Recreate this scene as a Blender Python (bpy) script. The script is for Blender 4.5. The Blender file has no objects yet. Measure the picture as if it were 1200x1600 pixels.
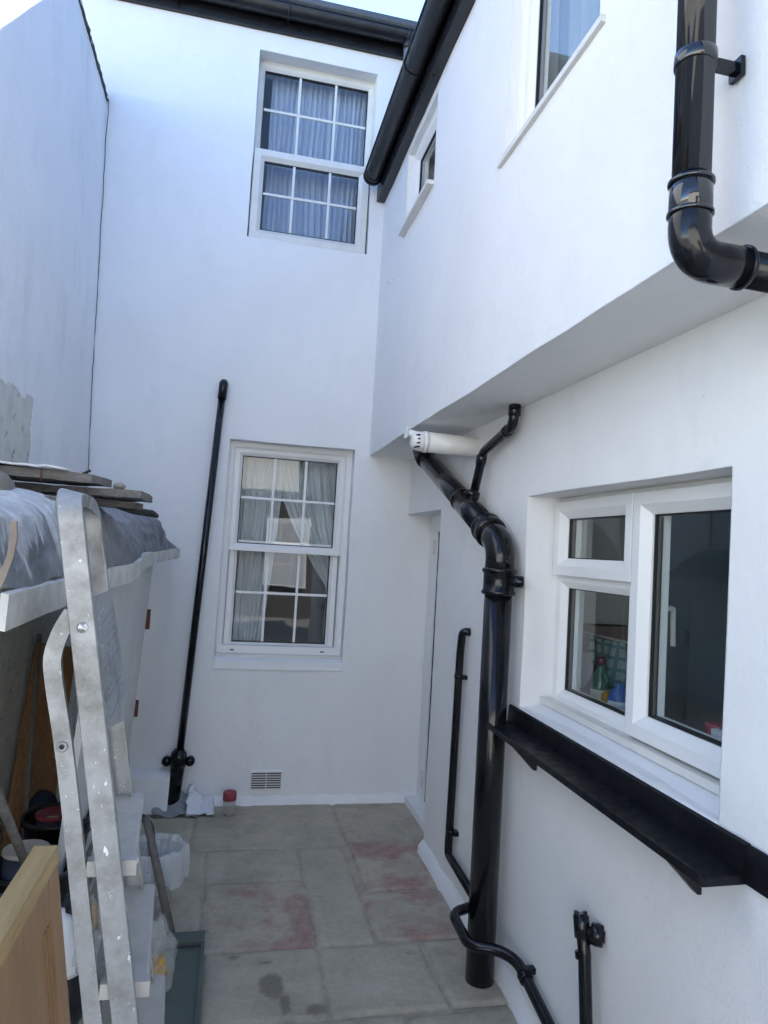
import bpy, bmesh, math, random
from mathutils import Vector, Matrix, noise
from math import sin, cos, pi, radians as RAD
random.seed(7)
scn = bpy.context.scene
COL = scn.collection

# ------------------------------------------------------------------ camera, sky, sun, exposure
EYE = Vector((0, 0, 1.65))
yaw, pitch, roll = .2116, .05666, -.0588
fw = Vector((sin(yaw)*cos(pitch), cos(yaw)*cos(pitch), sin(pitch)))
rt = Vector((cos(yaw), -sin(yaw), 0)); dn = fw.cross(rt)
r2 = rt*cos(roll) + dn*sin(roll); d2 = dn*cos(roll) - rt*sin(roll)
cam = bpy.data.cameras.new('camera'); camo = bpy.data.objects.new('camera', cam); COL.objects.link(camo)
cam.sensor_fit = 'HORIZONTAL'; cam.sensor_width = 36; cam.lens = 36*1084.2/1200
cam.clip_start = .05; cam.clip_end = 500
m = Matrix((r2, -d2, -fw)).transposed().to_4x4(); m.translation = EYE
camo.matrix_world = m
scn.camera = camo

SUN_AZ, SUN_EL = RAD(25), RAD(42.8)
sund = Vector((sin(SUN_AZ)*cos(SUN_EL), cos(SUN_AZ)*cos(SUN_EL), sin(SUN_EL)))
w = bpy.data.worlds.new('World'); scn.world = w; w.use_nodes = True
nt = w.node_tree; nt.nodes.clear()
sky = nt.nodes.new('ShaderNodeTexSky'); sky.sky_type = 'NISHITA'; sky.sun_disc = False
sky.sun_elevation = SUN_EL; sky.sun_rotation = SUN_AZ
sky.air_density = .7; sky.dust_density = 0; sky.ozone_density = 2.4
bg = nt.nodes.new('ShaderNodeBackground'); bg.inputs[1].default_value = .115
wo = nt.nodes.new('ShaderNodeOutputWorld')
nt.links.new(sky.outputs[0], bg.inputs[0]); nt.links.new(bg.outputs[0], wo.inputs[0])
sl = bpy.data.lights.new('sun', 'SUN'); sl.energy = 3.7; sl.angle = RAD(.5); sl.color = (1, .96, .91)
so = bpy.data.objects.new('sun', sl); COL.objects.link(so); so.location = (3, 6, 9)
so.rotation_euler = sund.to_track_quat('Z', 'Y').to_euler()
vs = scn.view_settings; vs.view_transform = 'Standard'; vs.look = 'None'; vs.gamma = 1; vs.use_curve_mapping = False
vs.exposure = 2.66
scn.cycles.max_bounces = 10; scn.cycles.diffuse_bounces = 6; scn.cycles.transparent_max_bounces = 16

# ------------------------------------------------------------------ materials
class NT:
    def __init__(s, name):
        s.m = bpy.data.materials.new(name); s.m.use_nodes = True; s.t = s.m.node_tree; s.n = s.t.nodes
        s.p = s.n['Principled BSDF']; s.out = s.n['Material Output']
    def add(s, kind, **kw):
        x = s.n.new('ShaderNode'+kind)
        for k, v in kw.items():
            if k.startswith('i_'): x.inputs[k[2:].replace('_', ' ')].default_value = v
            else: setattr(x, k, v)
        return x
    def link(s, a, b): s.t.links.new(a, b)
    def co(s):
        if not hasattr(s, '_c'): s._c = s.add('TexCoord').outputs['Object']
        return s._c
    def noise(s, scale, detail=4, rough=.6, stretch=None):
        n = s.add('TexNoise'); n.inputs['Scale'].default_value = scale; n.inputs['Detail'].default_value = detail; n.inputs['Roughness'].default_value = rough
        if stretch:
            mp = s.add('Mapping'); mp.inputs['Scale'].default_value = stretch; s.link(s.co(), mp.inputs[0]); s.link(mp.outputs[0], n.inputs['Vector'])
        else: s.link(s.co(), n.inputs['Vector'])
        return n.outputs['Fac']
    def ramp(s, fac, stops):
        r = s.add('ValToRGB'); e = r.color_ramp.elements
        while len(e) < len(stops): e.new(.5)
        for i, (p, c) in enumerate(stops):
            e[i].position = p; e[i].color = (*c, 1) if not isinstance(c, (int, float)) else (c, c, c, 1)
        s.link(fac, r.inputs[0]); return r.outputs[0]
    def mix(s, fac, a, b):
        x = s.add('Mix', data_type='RGBA')
        for sock, v in ((x.inputs[0], fac), (x.inputs[6], a), (x.inputs[7], b)):
            if isinstance(v, tuple): sock.default_value = (*v, 1) if len(v) == 3 else v
            elif isinstance(v, (int, float)): sock.default_value = v
            else: s.link(v, sock)
        return x.outputs[2]
    def math(s, op, a, b=0.):
        x = s.add('Math', operation=op)
        for sock, v in zip(x.inputs, (a, b)):
            if isinstance(v, (int, float)): sock.default_value = v
            else: s.link(v, sock)
        return x.outputs[0]
    def bump(s, h, strength, dist=.005, prev=None, bevel=0):
        b = s.add('Bump'); b.inputs['Strength'].default_value = strength; b.inputs['Distance'].default_value = dist
        s.link(h, b.inputs['Height'])
        if prev is not None: s.link(prev, b.inputs['Normal'])
        elif bevel:
            v = s.add('Bevel', samples=4); v.inputs['Radius'].default_value = bevel; s.link(v.outputs[0], b.inputs['Normal'])
        return b.outputs[0]
    def base(s, c): 
        if isinstance(c, tuple): s.p.inputs['Base Color'].default_value = (*c, 1)
        else: s.link(c, s.p.inputs['Base Color'])
    def rough(s, r):
        if isinstance(r, (int, float)): s.p.inputs['Roughness'].default_value = r
        else: s.link(r, s.p.inputs['Roughness'])
    def normal(s, n): s.link(n, s.p.inputs['Normal'])
    def set(s, **kw):
        for k, v in kw.items(): s.p.inputs[k.replace('_', ' ')].default_value = v

def render_wall(name, col, stain=.0, bare=False):
    t = NT(name)
    big = t.noise(1.3, 4, .55); mid = t.noise(14, 5, .65); fine = t.noise(170, 3, .7); streak = t.noise(1.6, 6, .7, (2.2, 2.2, .8))
    d1 = tuple(c*.93 for c in col)
    c = t.mix(t.ramp(big, [(.35, 0), (.7, 1)]), col, d1)
    c = t.mix(t.ramp(mid, [(.56, 0), (.80, .35)]), c, tuple(x*.86 for x in col))
    if stain:
        c = t.mix(t.ramp(streak, [(.52, 0), (.8, stain)]), c, (.42, .45, .45))
    tr = t.noise(5.5, 6, .7, (1, 1, .45))
    c = t.mix(t.ramp(tr, [(.52, 0), (.72, .55)]), c, tuple(x*.9 for x in col))
    vo = t.add('TexVoronoi', feature='DISTANCE_TO_EDGE'); wp = t.add('VectorMath', operation='ADD'); nz = t.add('TexNoise'); nz.inputs['Scale'].default_value = 3; nz.inputs['Detail'].default_value = 6
    t.link(t.co(), nz.inputs['Vector']); t.link(t.co(), wp.inputs[0]); t.link(nz.outputs['Color'], wp.inputs[1]); t.link(wp.outputs[0], vo.inputs['Vector']); vo.inputs['Scale'].default_value = .75
    crack = t.math('MULTIPLY', t.ramp(vo.outputs['Distance'], [(0, 1), (.0035, 0)]), t.ramp(t.noise(1.1, 2), [(.56, 0), (.66, .12)]))
    c = t.mix(crack, c, tuple(x*.55 for x in col))
    speck = t.noise(38, 2, .5)
    c = t.mix(t.ramp(speck, [(.74, 0), (.78, .35)]), c, tuple(x*.7 for x in col))
    if bare:     # unpainted grey cement low down and towards the near end, ragged paint edge
        sx = t.add('SeparateXYZ'); t.link(t.co(), sx.inputs[0])
        rag = t.math('MULTIPLY', t.math('SUBTRACT', t.noise(7, 5, .7), .5), .16)
        y = t.math('ADD', sx.outputs[1], rag); z = t.math('ADD', sx.outputs[2], rag)
        a = t.math('MULTIPLY', t.math('LESS_THAN', y, 3.32), t.math('LESS_THAN', z, 2.23))
        b = t.math('LESS_THAN', z, 1.72)
        k = t.math('MAXIMUM', a, b)
        cem = t.mix(t.ramp(t.noise(11, 6, .7), [(.3, 0), (.7, 1)]), (.66, .66, .60), (.50, .505, .46))
        cem = t.mix(t.ramp(t.noise(26, 4, .6), [(.6, 0), (.68, .8)]), cem, (.17, .185, .15))
        c = t.mix(k, c, cem)
    t.base(c); t.rough(.75)
    n = t.bump(mid, .42, .008, bevel=.007); n = t.bump(t.noise(60, 3, .6), .26, .004, n); n = t.bump(fine, .5, .003, n); n = t.bump(big, .4, .03, n)
    t.normal(n); return t.m

def plain(name, col, rough=.5, metal=0, bump=0, scale=60, var=.0, coat=0, bevel=0):
    t = NT(name)
    if var:
        t.base(t.mix(t.ramp(t.noise(scale*.25, 5, .65), [(.3, 0), (.7, 1)]), col, tuple(c*(1-var) for c in col)))
    else: t.base(col)
    t.rough(rough); t.set(Metallic=metal)
    if coat: t.set(Coat_Weight=coat)
    if bump or bevel: t.normal(t.bump(t.noise(scale, 4), bump or .01, .003, bevel=bevel))
    return t.m

def black_paint(name, rough=.16, bump=.12, spec=.5):
    t = NT(name); t.p.inputs['Specular IOR Level'].default_value = spec; t.base(t.mix(t.ramp(t.noise(9, 4), [(.35, 0), (.7, 1)]), (.004, .0045, .006), (.009, .0095, .012)))
    t.rough(t.ramp(t.noise(25, 4), [(.3, rough*.8), (.75, rough*1.7)]))
    n = t.bump(t.noise(45, 3), bump, .0025); n = t.bump(t.noise(9, 2), bump, .004, n); t.normal(n); return t.m

def wood(name, c1, c2, rough=.6, stretch=(14, 14, 1.2), scale=6):
    t = NT(name); g = t.noise(scale, 6, .65, stretch)
    t.base(t.mix(t.ramp(g, [(.3, 0), (.72, 1)]), c1, c2)); t.rough(rough)
    t.normal(t.bump(g, .35, .004)); return t.m

M = {}
M['render'] = render_wall('white_render', (.80, .81, .81))
M['render_side'] = render_wall('white_render_side', (.81, .81, .80))
M['render_left'] = render_wall('neighbour_render', (.81, .82, .83), .4, True)
M['masonry_white'] = plain('white_masonry_paint', (.82, .83, .83), .6, bump=.5, scale=40, var=.05, bevel=.004)
M['black'] = black_paint('black_gloss_paint', .11, .12, .38)
M['black_smooth'] = black_paint('black_plastic', .045, .02, .85)
M['black_ledge'] = black_paint('black_ledge_paint', .38, .35, .22)
M['black_matt'] = black_paint('black_weathered', .32, .3)
M['gutter_grey'] = plain('faded_grey_plastic', (.20, .22, .24), .4)
M['upvc'] = plain('white_upvc', (.80, .80, .78), .32, var=.05, scale=8, bevel=.003, bump=.02)
M['upvc_old'] = plain('aged_upvc', (.72, .71, .66), .4, var=.14, scale=30, bevel=.003, bump=.03)
M['gasket'] = plain('black_gasket', (.012, .012, .012), .5)
M['dark_gap'] = plain('dark_joint', (.05, .05, .05), .9)
M['coping'] = plain('dark_mortar', (.10, .105, .11), .9, bump=1, scale=30, var=.5)
M['slate'] = plain('roof_slate', (.09, .10, .11), .6, bump=.3, scale=12, var=.3)
M['room'] = plain('room_wall', (.30, .33, .36), .8)
M['kitchen'] = plain('kitchen_wall', (.30, .385, .43), .7, var=.12, scale=4)
M['cab_white'] = plain('pale_cupboard', (.55, .58, .56), .5)
M['tile_brown'] = plain('pinkish_tile', (.34, .26, .23), .4, var=.15, scale=12)
M['worktop'] = plain('worktop', (.16, .15, .14), .4)
def glassmat():
    t = NT('window_glass'); t.n.remove(t.p)
    tr = t.add('BsdfTransparent'); tr.inputs[0].default_value = (.95, .975, .97, 1)
    gl = t.add('BsdfGlossy'); gl.inputs['Roughness'].default_value = .0
    fr = t.add('Fresnel'); fr.inputs[0].default_value = 1.55
    b = t.bump(t.noise(1.7, 2), .06, .02); t.link(b, gl.inputs['Normal'])
    ge = t.add('NewGeometry'); front = t.math('SUBTRACT', 1., ge.outputs['Backfacing'])
    mx = t.add('MixShader'); t.link(t.math('MULTIPLY', t.math('MINIMUM', t.math('MULTIPLY', fr.outputs[0], 1.35), 1.), front), mx.inputs[0])
    t.link(tr.outputs[0], mx.inputs[1]); t.link(gl.outputs[0], mx.inputs[2]); t.link(mx.outputs[0], t.out.inputs[0]); return t.m
M['glass'] = glassmat()
def netmat(name, col, dens):
    t = NT(name); t.n.remove(t.p)
    tr = t.add('BsdfTransparent'); df = t.add('BsdfDiffuse'); tl = t.add('BsdfTranslucent')
    df.inputs[0].default_value = tl.inputs[0].default_value = (*col, 1)
    a = t.add('MixShader'); a.inputs[0].default_value = .35; t.link(df.outputs[0], a.inputs[1]); t.link(tl.outputs[0], a.inputs[2])
    mx = t.add('MixShader'); mx.inputs[0].default_value = dens
    t.link(tr.outputs[0], mx.inputs[1]); t.link(a.outputs[0], mx.inputs[2]); t.link(mx.outputs[0], t.out.inputs[0]); return t.m
M['net'] = netmat('net_curtain', (.72, .78, .93), .9)
M['net_grey'] = netmat('grey_curtain', (.50, .54, .54), .95)
M['net_thin'] = netmat('thin_net_curtain', (.92, .93, .94), .85)
def alu():
    t = NT('paint_splashed_aluminium')
    g = t.noise(5, 5, .6, (6, 6, 1)); sp = t.noise(30, 6, .72, (1, 1, .55)); sp2 = t.noise(75, 4, .7); dirt = t.noise(7, 6, .7)
    c = t.mix(g, (.40, .41, .42), (.29, .30, .31))
    c = t.mix(t.ramp(dirt, [(.48, 0), (.70, .85)]), c, (.17, .165, .145))
    s = t.math('MAXIMUM', t.ramp(sp, [(.645, 0), (.66, 1)]), t.ramp(sp2, [(.67, 0), (.69, .9)]))
    c = t.mix(s, c, (.78, .79, .78)); t.base(c)
    t.link(t.math('SUBTRACT', .55, t.math('MULTIPLY', s, .55)), t.p.inputs['Metallic'])
    t.rough(t.ramp(dirt, [(.3, .38), (.7, .62)]))
    n = t.bump(s, .6, .0015); t.normal(t.bump(sp2, .12, .001, n)); return t.m
M['alu'] = alu()
M['tread'] = plain('pale_dirty_tread', (.42, .405, .37), .5, bump=.3, scale=50, var=.28)
M['rust'] = plain('rusty_iron', (.16, .05, .025), .8, bump=.6, scale=50, var=.4)
def lead():
    t = NT('weathered_lead'); a = t.noise(6, 6, .65); b = t.noise(17, 5, .6, (1, 1, .35)); c0 = t.noise(4, 4, .6)
    c = t.mix(t.ramp(a, [(.3, 0), (.7, 1)]), (.13, .14, .165), (.27, .285, .31))
    c = t.mix(t.ramp(b, [(.60, 0), (.74, .6)]), c, (.40, .42, .44)); c = t.mix(t.ramp(c0, [(.55, 0), (.75, .7)]), c, (.05, .055, .07))
    sx = t.add('SeparateXYZ'); t.link(t.co(), sx.inputs[0])
    drip = t.math('ADD', t.math('MULTIPLY', t.noise(2.6, 5, .62, (1, 4.5, .9)), .42), 1.40)   # whitewash spilled over the top edge, running down in drips
    k = t.ramp(t.math('SUBTRACT', sx.outputs[2], drip), [(.0, 0), (.02, 1)])
    lim = t.math('ADD', t.math('MULTIPLY', t.noise(5, 4, .6), .5), -.95)
    k = t.math('MULTIPLY', k, t.math('LESS_THAN', sx.outputs[1], lim))
    c = t.mix(t.math('MULTIPLY', k, t.ramp(t.noise(21, 5, .7), [(.3, .95), (.66, .35)])), c, (.66, .67, .68))
    sy = t.math('MULTIPLY', t.math('GREATER_THAN', sx.outputs[1], -.70), t.math('LESS_THAN', sx.outputs[1], -.36))
    st = t.math('MULTIPLY', sy, t.ramp(t.noise(9, 4, .6, (1, 5, .35)), [(.46, 0), (.52, 1)]))
    c = t.mix(t.math('MULTIPLY', st, t.math('GREATER_THAN', sx.outputs[2], 1.625)), c, (.66, .67, .68))
    t.base(c); t.rough(.48); t.set(Metallic=.2)
    n = t.bump(a, .6, .02); n = t.bump(t.noise(7, 4, .6, (1, 3, .7)), .5, .02, n); t.normal(t.bump(b, .15, .006, n)); return t.m
M['lead'] = lead()
M['trim_white'] = plain('flaking_white_trim', (.70, .70, .66), .6, bump=.8, scale=45, var=.38)
M['panel_white'] = plain('dirty_white_panel', (.66, .68, .67), .6, bump=.3, scale=14, var=.16)
M['old_board'] = wood('weathered_board', (.21, .195, .175), (.095, .09, .085), .85, (3, 14, 14), 5)
M['old_board_y'] = wood('weathered_board_dark', (.20, .19, .175), (.10, .094, .088), .85, (14, 3, 14), 5)
M['plank_brown'] = wood('brown_plank', (.34, .18, .08), (.18, .095, .045), .7)
M['door_wood'] = wood('varnished_oak', (.27, .155, .075), (.18, .102, .05), .42, (3, 3, .35), 9)
M['door_edge'] = wood('yellow_rail', (.40, .28, .12), (.24, .155, .065), .4, (8, 1, 8), 6)
M['plastic_black'] = plain('black_bucket_plastic', (.016, .016, .018), .4, bump=.1)
M['lid_red'] = plain('burgundy_lid', (.30, .04, .06), .45, bump=.1, var=.15)
M['lid_grey'] = plain('grey_lid', (.40, .38, .34), .55, var=.15, bump=.2)
M['label_cream'] = plain('cream_label', (.62, .58, .47), .7)
M['tin_blue'] = plain('dark_blue_tin', (.02, .03, .06), .5)
M['white_plastic'] = plain('white_plastic', (.68, .71, .74), .35)
M['yellow'] = plain('yellow_wrapper', (.52, .30, .03), .45, var=.4, scale=60)
M['stick'] = wood('grey_stick', (.17, .155, .135), (.09, .083, .075), .75)
M['green'] = plain('green_painted_wood', (.085, .115, .10), .5, bump=.3, scale=25, var=.25)
M['hose'] = plain('black_rubber', (.015, .015, .016), .5)
M['rag_grey'] = plain('grey_plastic_sheet', (.34, .36, .37), .5, bump=.5, scale=14, var=.35)
M['cloth_white'] = plain('white_cloth', (.76, .78, .80), .85, bump=.4, scale=60)
M['stone'] = plain('grey_stone', (.30, .28, .255), .9, bump=1, scale=18, var=.35)
M['sandbag'] = plain('brown_grey_sack', (.23, .205, .18), .9, bump=.8, scale=50, var=.25)
M['bark'] = plain('blackened_wood', (.035, .035, .034), .9, bump=1, scale=25, var=.4)
M['copper'] = plain('bronze_edge', (.26, .21, .17), .6, var=.45, scale=20)
M['white_crust'] = plain('splashed_whitewash', (.76, .76, .77), .8, bump=.8, scale=18, var=.12)
def bagmat():
    t = NT('milky_bin_liner'); t.base((.72, .76, .80)); t.rough(.3); t.set(Alpha=.4, Transmission_Weight=.0, Subsurface_Weight=.0)
    t.normal(t.bump(t.noise(30, 4, .6, (1, 1, .25)), .5, .004)); return t.m
M['bag'] = bagmat()
def clearbag():
    t = NT('clear_crinkled_plastic'); t.base((.62, .64, .63)); t.rough(.12); t.set(Alpha=.26)
    t.normal(t.bump(t.noise(24, 3), .9, .012)); return t.m
M['clearbag'] = clearbag()
def clearglass(name, col, alpha):
    t = NT(name); t.base(col); t.rough(.06); t.set(Alpha=alpha); return t.m
M['jar_glass'] = clearglass('jar_glass', (.45, .43, .42), .45)
M['bottle_green'] = clearglass('green_bottle', (.10, .17, .12), .75)
M['bottle_blue'] = plain('blue_bottle', (.03, .10, .30), .3)
M['cap_maroon'] = plain('maroon_cap', (.12, .03, .04), .4)
M['orange'] = plain('orange_sponge', (.55, .20, .09), .6)
M['can_red'] = plain('red_tin', (.42, .08, .09), .35)
M['lblue'] = plain('pale_plastic', (.55, .58, .62), .4)
def towelmat():
    t = NT('checked_tea_towel'); wv = t.add('TexWave', wave_type='BANDS', bands_direction='Y'); wv.inputs['Scale'].default_value = 6; t.link(t.co(), wv.inputs[0])
    wz = t.add('TexWave', wave_type='BANDS', bands_direction='Z'); wz.inputs['Scale'].default_value = 6; t.link(t.co(), wz.inputs[0])
    k = t.math('MAXIMUM', t.ramp(wv.outputs[1], [(.75, 0), (.85, 1)]), t.ramp(wz.outputs[1], [(.75, 0), (.85, 1)]))
    t.base(t.mix(k, (.60, .72, .72), (.25, .42, .44))); t.rough(.9); return t.m
M['towel'] = towelmat()
def brick():
    t = NT('red_brick'); b = t.add('TexBrick'); mp = t.add('Mapping'); mp.inputs['Rotation'].default_value = (pi/2, 0, 0)
    t.link(t.co(), mp.inputs[0]); t.link(mp.outputs[0], b.inputs[0]); b.inputs['Scale'].default_value = 4.5
    b.inputs['Color1'].default_value = (.075, .062, .055, 1); b.inputs['Color2'].default_value = (.05, .045, .042, 1); b.inputs['Mortar'].default_value = (.13, .125, .115, 1)
    t.base(b.outputs[0]); t.rough(.9); return t.m
M['brick'] = brick()
M['cream'] = plain('cream_bounce_render', (.66, .63, .56), .9, bump=.3)
def paving():
    t = NT('concrete_paving'); at = t.add('VertexColor', layer_name='mask'); sp = t.add('SeparateColor'); t.link(at.outputs[0], sp.inputs[0])
    n1 = t.noise(4, 6, .65); n2 = t.noise(28, 5, .7); n3 = t.noise(120, 3, .7)
    c = t.mix(t.ramp(n1, [(.3, 0), (.7, 1)]), (.47, .42, .32), (.36, .325, .25))
    c = t.mix(t.ramp(n2, [(.42, 0), (.75, .6)]), c, (.53, .48, .375))
    c = t.mix(t.ramp(t.noise(2.2, 7, .75), [(.46, 0), (.70, .6)]), c, (.24, .215, .17))
    c = t.mix(t.ramp(t.noise(55, 6, .8), [(.55, 0), (.68, .65)]), c, (.22, .20, .16))
    c = t.mix(t.ramp(n3, [(.66, 0), (.74, .5)]), c, (.17, .16, .145))
    r = t.ramp(t.math('ADD', t.math('MULTIPLY', sp.outputs[0], .8), t.math('MULTIPLY', t.math('SUBTRACT', t.noise(16, 8, .82), .5), 2.0)), [(.25, 0), (.95, 1)])
    c = t.mix(t.math('MULTIPLY', r, .72), c, t.mix(t.noise(9, 4), (.34, .125, .115), (.27, .125, .12)))
    c = t.mix(t.ramp(t.math('ADD', sp.outputs[1], t.math('MULTIPLY', t.math('SUBTRACT', t.noise(20, 6, .7), .5), .9)), [(.15, 0), (1, .68)]), c, (.12, .105, .08))
    c = t.mix(t.ramp(t.math('ADD', t.math('MULTIPLY', sp.outputs[2], .7), t.math('MULTIPLY', t.math('SUBTRACT', t.noise(15, 7, .75), .5), 1.1)), [(.25, 0), (1, .4)]), c, (.50, .475, .42))
    t.base(c); t.rough(t.ramp(n1, [(.3, .62), (.7, .85)]))
    n = t.bump(n2, .45, .004); n = t.bump(n3, .35, .0015, n); t.normal(t.bump(n1, .5, .012, n)); return t.m
M['paving'] = paving()
M['soil'] = plain('rough_ground', (.34, .33, .30), .95, bump=1, scale=6, var=.3)

# ------------------------------------------------------------------ mesh helpers
class MB:
    def __init__(s): s.bm = bmesh.new()
    def v(s, p): return s.bm.verts.new(p)
    def f(s, vs, sm=False):
        try:
            f = s.bm.faces.new(vs); f.smooth = sm; return f
        except ValueError: return None
    def hexa(s, p):      # 8 points: bottom loop 0-3, top loop 4-7
        v = [s.v(q) for q in p]
        for q in ((3,2,1,0), (4,5,6,7), (0,1,5,4), (1,2,6,5), (2,3,7,6), (3,0,4,7)): s.f([v[i] for i in q])
        return s
    def box(s, a, b, mp=None):
        (x0,y0,z0), (x1,y1,z1) = a, b
        p = [(x0,y0,z0),(x1,y0,z0),(x1,y1,z0),(x0,y1,z0),(x0,y0,z1),(x1,y0,z1),(x1,y1,z1),(x0,y1,z1)]
        if mp: p = [mp(*q) for q in p]
        return s.hexa(p)
    def prism(s, prof, axis, a, b):       # closed profile extruded along an axis; prof gives the two other coords in xyz order
        def P(q, t):
            return {'x': (t, q[0], q[1]), 'y': (q[0], t, q[1]), 'z': (q[0], q[1], t)}[axis]
        A = [s.v(P(q, a)) for q in prof]; B = [s.v(P(q, b)) for q in prof]; n = len(prof)
        for i in range(n): s.f([A[i], A[(i+1)%n], B[(i+1)%n], B[i]])
        s.f(A[::-1]); s.f(B); return s
    def tube(s, pts, r, seg=16, fillet=0, fn=5, caps=True, radii=None):
        pts = [Vector(p) for p in pts]
        if fillet:
            q = [pts[0]]
            for i in range(1, len(pts)-1):
                a, b, c = pts[i-1], pts[i], pts[i+1]
                d1 = (a-b); d2 = (c-b); L = min(fillet, d1.length*.49, d2.length*.49)
                p1 = b + d1.normalized()*L; p2 = b + d2.normalized()*L
                for k in range(fn+1):
                    t = k/fn; q.append(p1*(1-t)**2 + b*2*t*(1-t) + p2*t*t)
            q.append(pts[-1]); pts = q
        n = len(pts); rings = []; up = None
        for i, p in enumerate(pts):
            t = ((pts[min(i+1, n-1)]-p).normalized() + (p-pts[max(i-1, 0)]).normalized()).normalized()
            if up is None:
                up = t.orthogonal().normalized()
            else:
                up = (up - t*up.dot(t)).normalized()
            sd = t.cross(up); rr = radii[i] if radii else r
            rings.append([s.v(p + up*(rr*cos(2*pi*k/seg)) + sd*(rr*sin(2*pi*k/seg))) for k in range(seg)])
        for a, b in zip(rings, rings[1:]):
            for k in range(seg): s.f([a[k], a[(k+1)%seg], b[(k+1)%seg], b[k]], True)
        if caps: s.f(rings[0][::-1]); s.f(rings[-1])
        return s
    def sect(s, pts, sec, up=(0,0,1), closed_sec=True, caps=True, smooth=False):   # sweep a 2D section (side, up) along points
        pts = [Vector(p) for p in pts]; n = len(pts); R = []; U = Vector(up)
        for i, p in enumerate(pts):
            t = ((pts[min(i+1, n-1)]-p) + (p-pts[max(i-1, 0)])).normalized()
            sd = t.cross(U).normalized(); u = sd.cross(t)
            R.append([s.v(p + sd*a + u*b) for a, b in sec])
        k = len(sec)
        for a, b in zip(R, R[1:]):
            for j in range(k if closed_sec else k-1): s.f([a[j], a[(j+1)%k], b[(j+1)%k], b[j]], smooth)
        if caps and closed_sec: s.f(R[0][::-1]); s.f(R[-1])
        return s
    def lathe(s, c, prof, seg=24, ax=None):      # profile of (r, h) about the vertical (or ax) at c
        c = Vector(c); A = Vector(ax or (0,0,1)).normalized(); u = A.orthogonal().normalized(); v = A.cross(u); R = []
        for r, h in prof:
            R.append([s.v(c + A*h + u*(max(r, 1e-4)*cos(2*pi*k/seg)) + v*(max(r, 1e-4)*sin(2*pi*k/seg))) for k in range(seg)])
        for a, b in zip(R, R[1:]):
            for k in range(seg): s.f([a[k], a[(k+1)%seg], b[(k+1)%seg], b[k]], True)
        if prof[0][0] > 1e-3: s.f(R[0][::-1])
        if prof[-1][0] > 1e-3: s.f(R[-1])
        return s
    def rect_sweep(s, mp, u0, u1, v0, v1, prof):     # mitred frame: profile of (inset, w)
        R = []
        for cu, cv, su, sv in ((u0, v0, 1, 1), (u1, v0, -1, 1), (u1, v1, -1, -1), (u0, v1, 1, -1)):
            R.append([s.v(mp(cu+su*i, cv+sv*i, w)) for i, w in prof])
        n = len(prof)
        for a in range(4):
            A, B = R[a], R[(a+1)%4]
            for j in range(n): s.f([A[j], A[(j+1)%n], B[(j+1)%n], B[j]])
        return s
    def grid(s, nu, nv, fn, smooth=True):
        V = [[s.v(fn(i/nu, j/nv)) for j in range(nv+1)] for i in range(nu+1)]
        for i in range(nu):
            for j in range(nv): s.f([V[i][j], V[i+1][j], V[i+1][j+1], V[i][j+1]], smooth)
        return V
    def bevel(s, w, seg=2, ang=30):
        e = [e for e in s.bm.edges if len(e.link_faces) == 2 and e.calc_face_angle(0) > RAD(ang)]
        bmesh.ops.bevel(s.bm, geom=e, offset=w, segments=seg, affect='EDGES', profile=.6, clamp_overlap=True); return s
    def jitter(s, amp, scale=3, seed=0):
        for v in s.bm.verts: v.co += noise.noise_vector(v.co*scale + Vector((seed, seed*.7, 0)))*amp
        return s
    def build(s, name, mat, parent=None, sharp=None, smooth=False, solid=0, subsurf=0):
        bmesh.ops.recalc_face_normals(s.bm, faces=s.bm.faces)
        me = bpy.data.meshes.new(name); s.bm.to_mesh(me); s.bm.free()
        if smooth: me.polygons.foreach_set('use_smooth', [True]*len(me.polygons))
        if sharp: me.set_sharp_from_angle(angle=RAD(sharp))
        o = bpy.data.objects.new(name, me); COL.objects.link(o)
        me.materials.append(M[mat] if isinstance(mat, str) else mat)
        if parent:
            o.parent = parent
            root = parent; off = Vector((0, 0, 0))
            while root: off += root.location; root = root.parent
            me.transform(Matrix.Translation(-off))
        if solid: md = o.modifiers.new('solid', 'SOLIDIFY'); md.thickness = solid; md.offset = 0
        if subsurf: md = o.modifiers.new('sub', 'SUBSURF'); md.levels = md.render_levels = subsurf
        return o
def tag(o, label, cat, group=None, kind=None):
    if label: o['label'] = label
    if cat: o['category'] = cat
    if group: o['group'] = group
    if kind: o['kind'] = kind
    return o
def thing(name, loc, label, cat, group=None):
    o = bpy.data.objects.new(name, None); COL.objects.link(o); o.location = loc; o.empty_display_size = .1
    return tag(o, label, cat, group)
# meshes are modelled in world coordinates; the material's object space then sits at the thing's base

D = 4.568          # back wall plane
XU, XL = .857, 1.15   # upper and lower side wall planes
ZS = 2.287         # underside of the overhang
back_map = lambda u, v, w: (u, D - w, v)
side_map = lambda X: (lambda u, v, w: (X - w, u, v))

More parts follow.
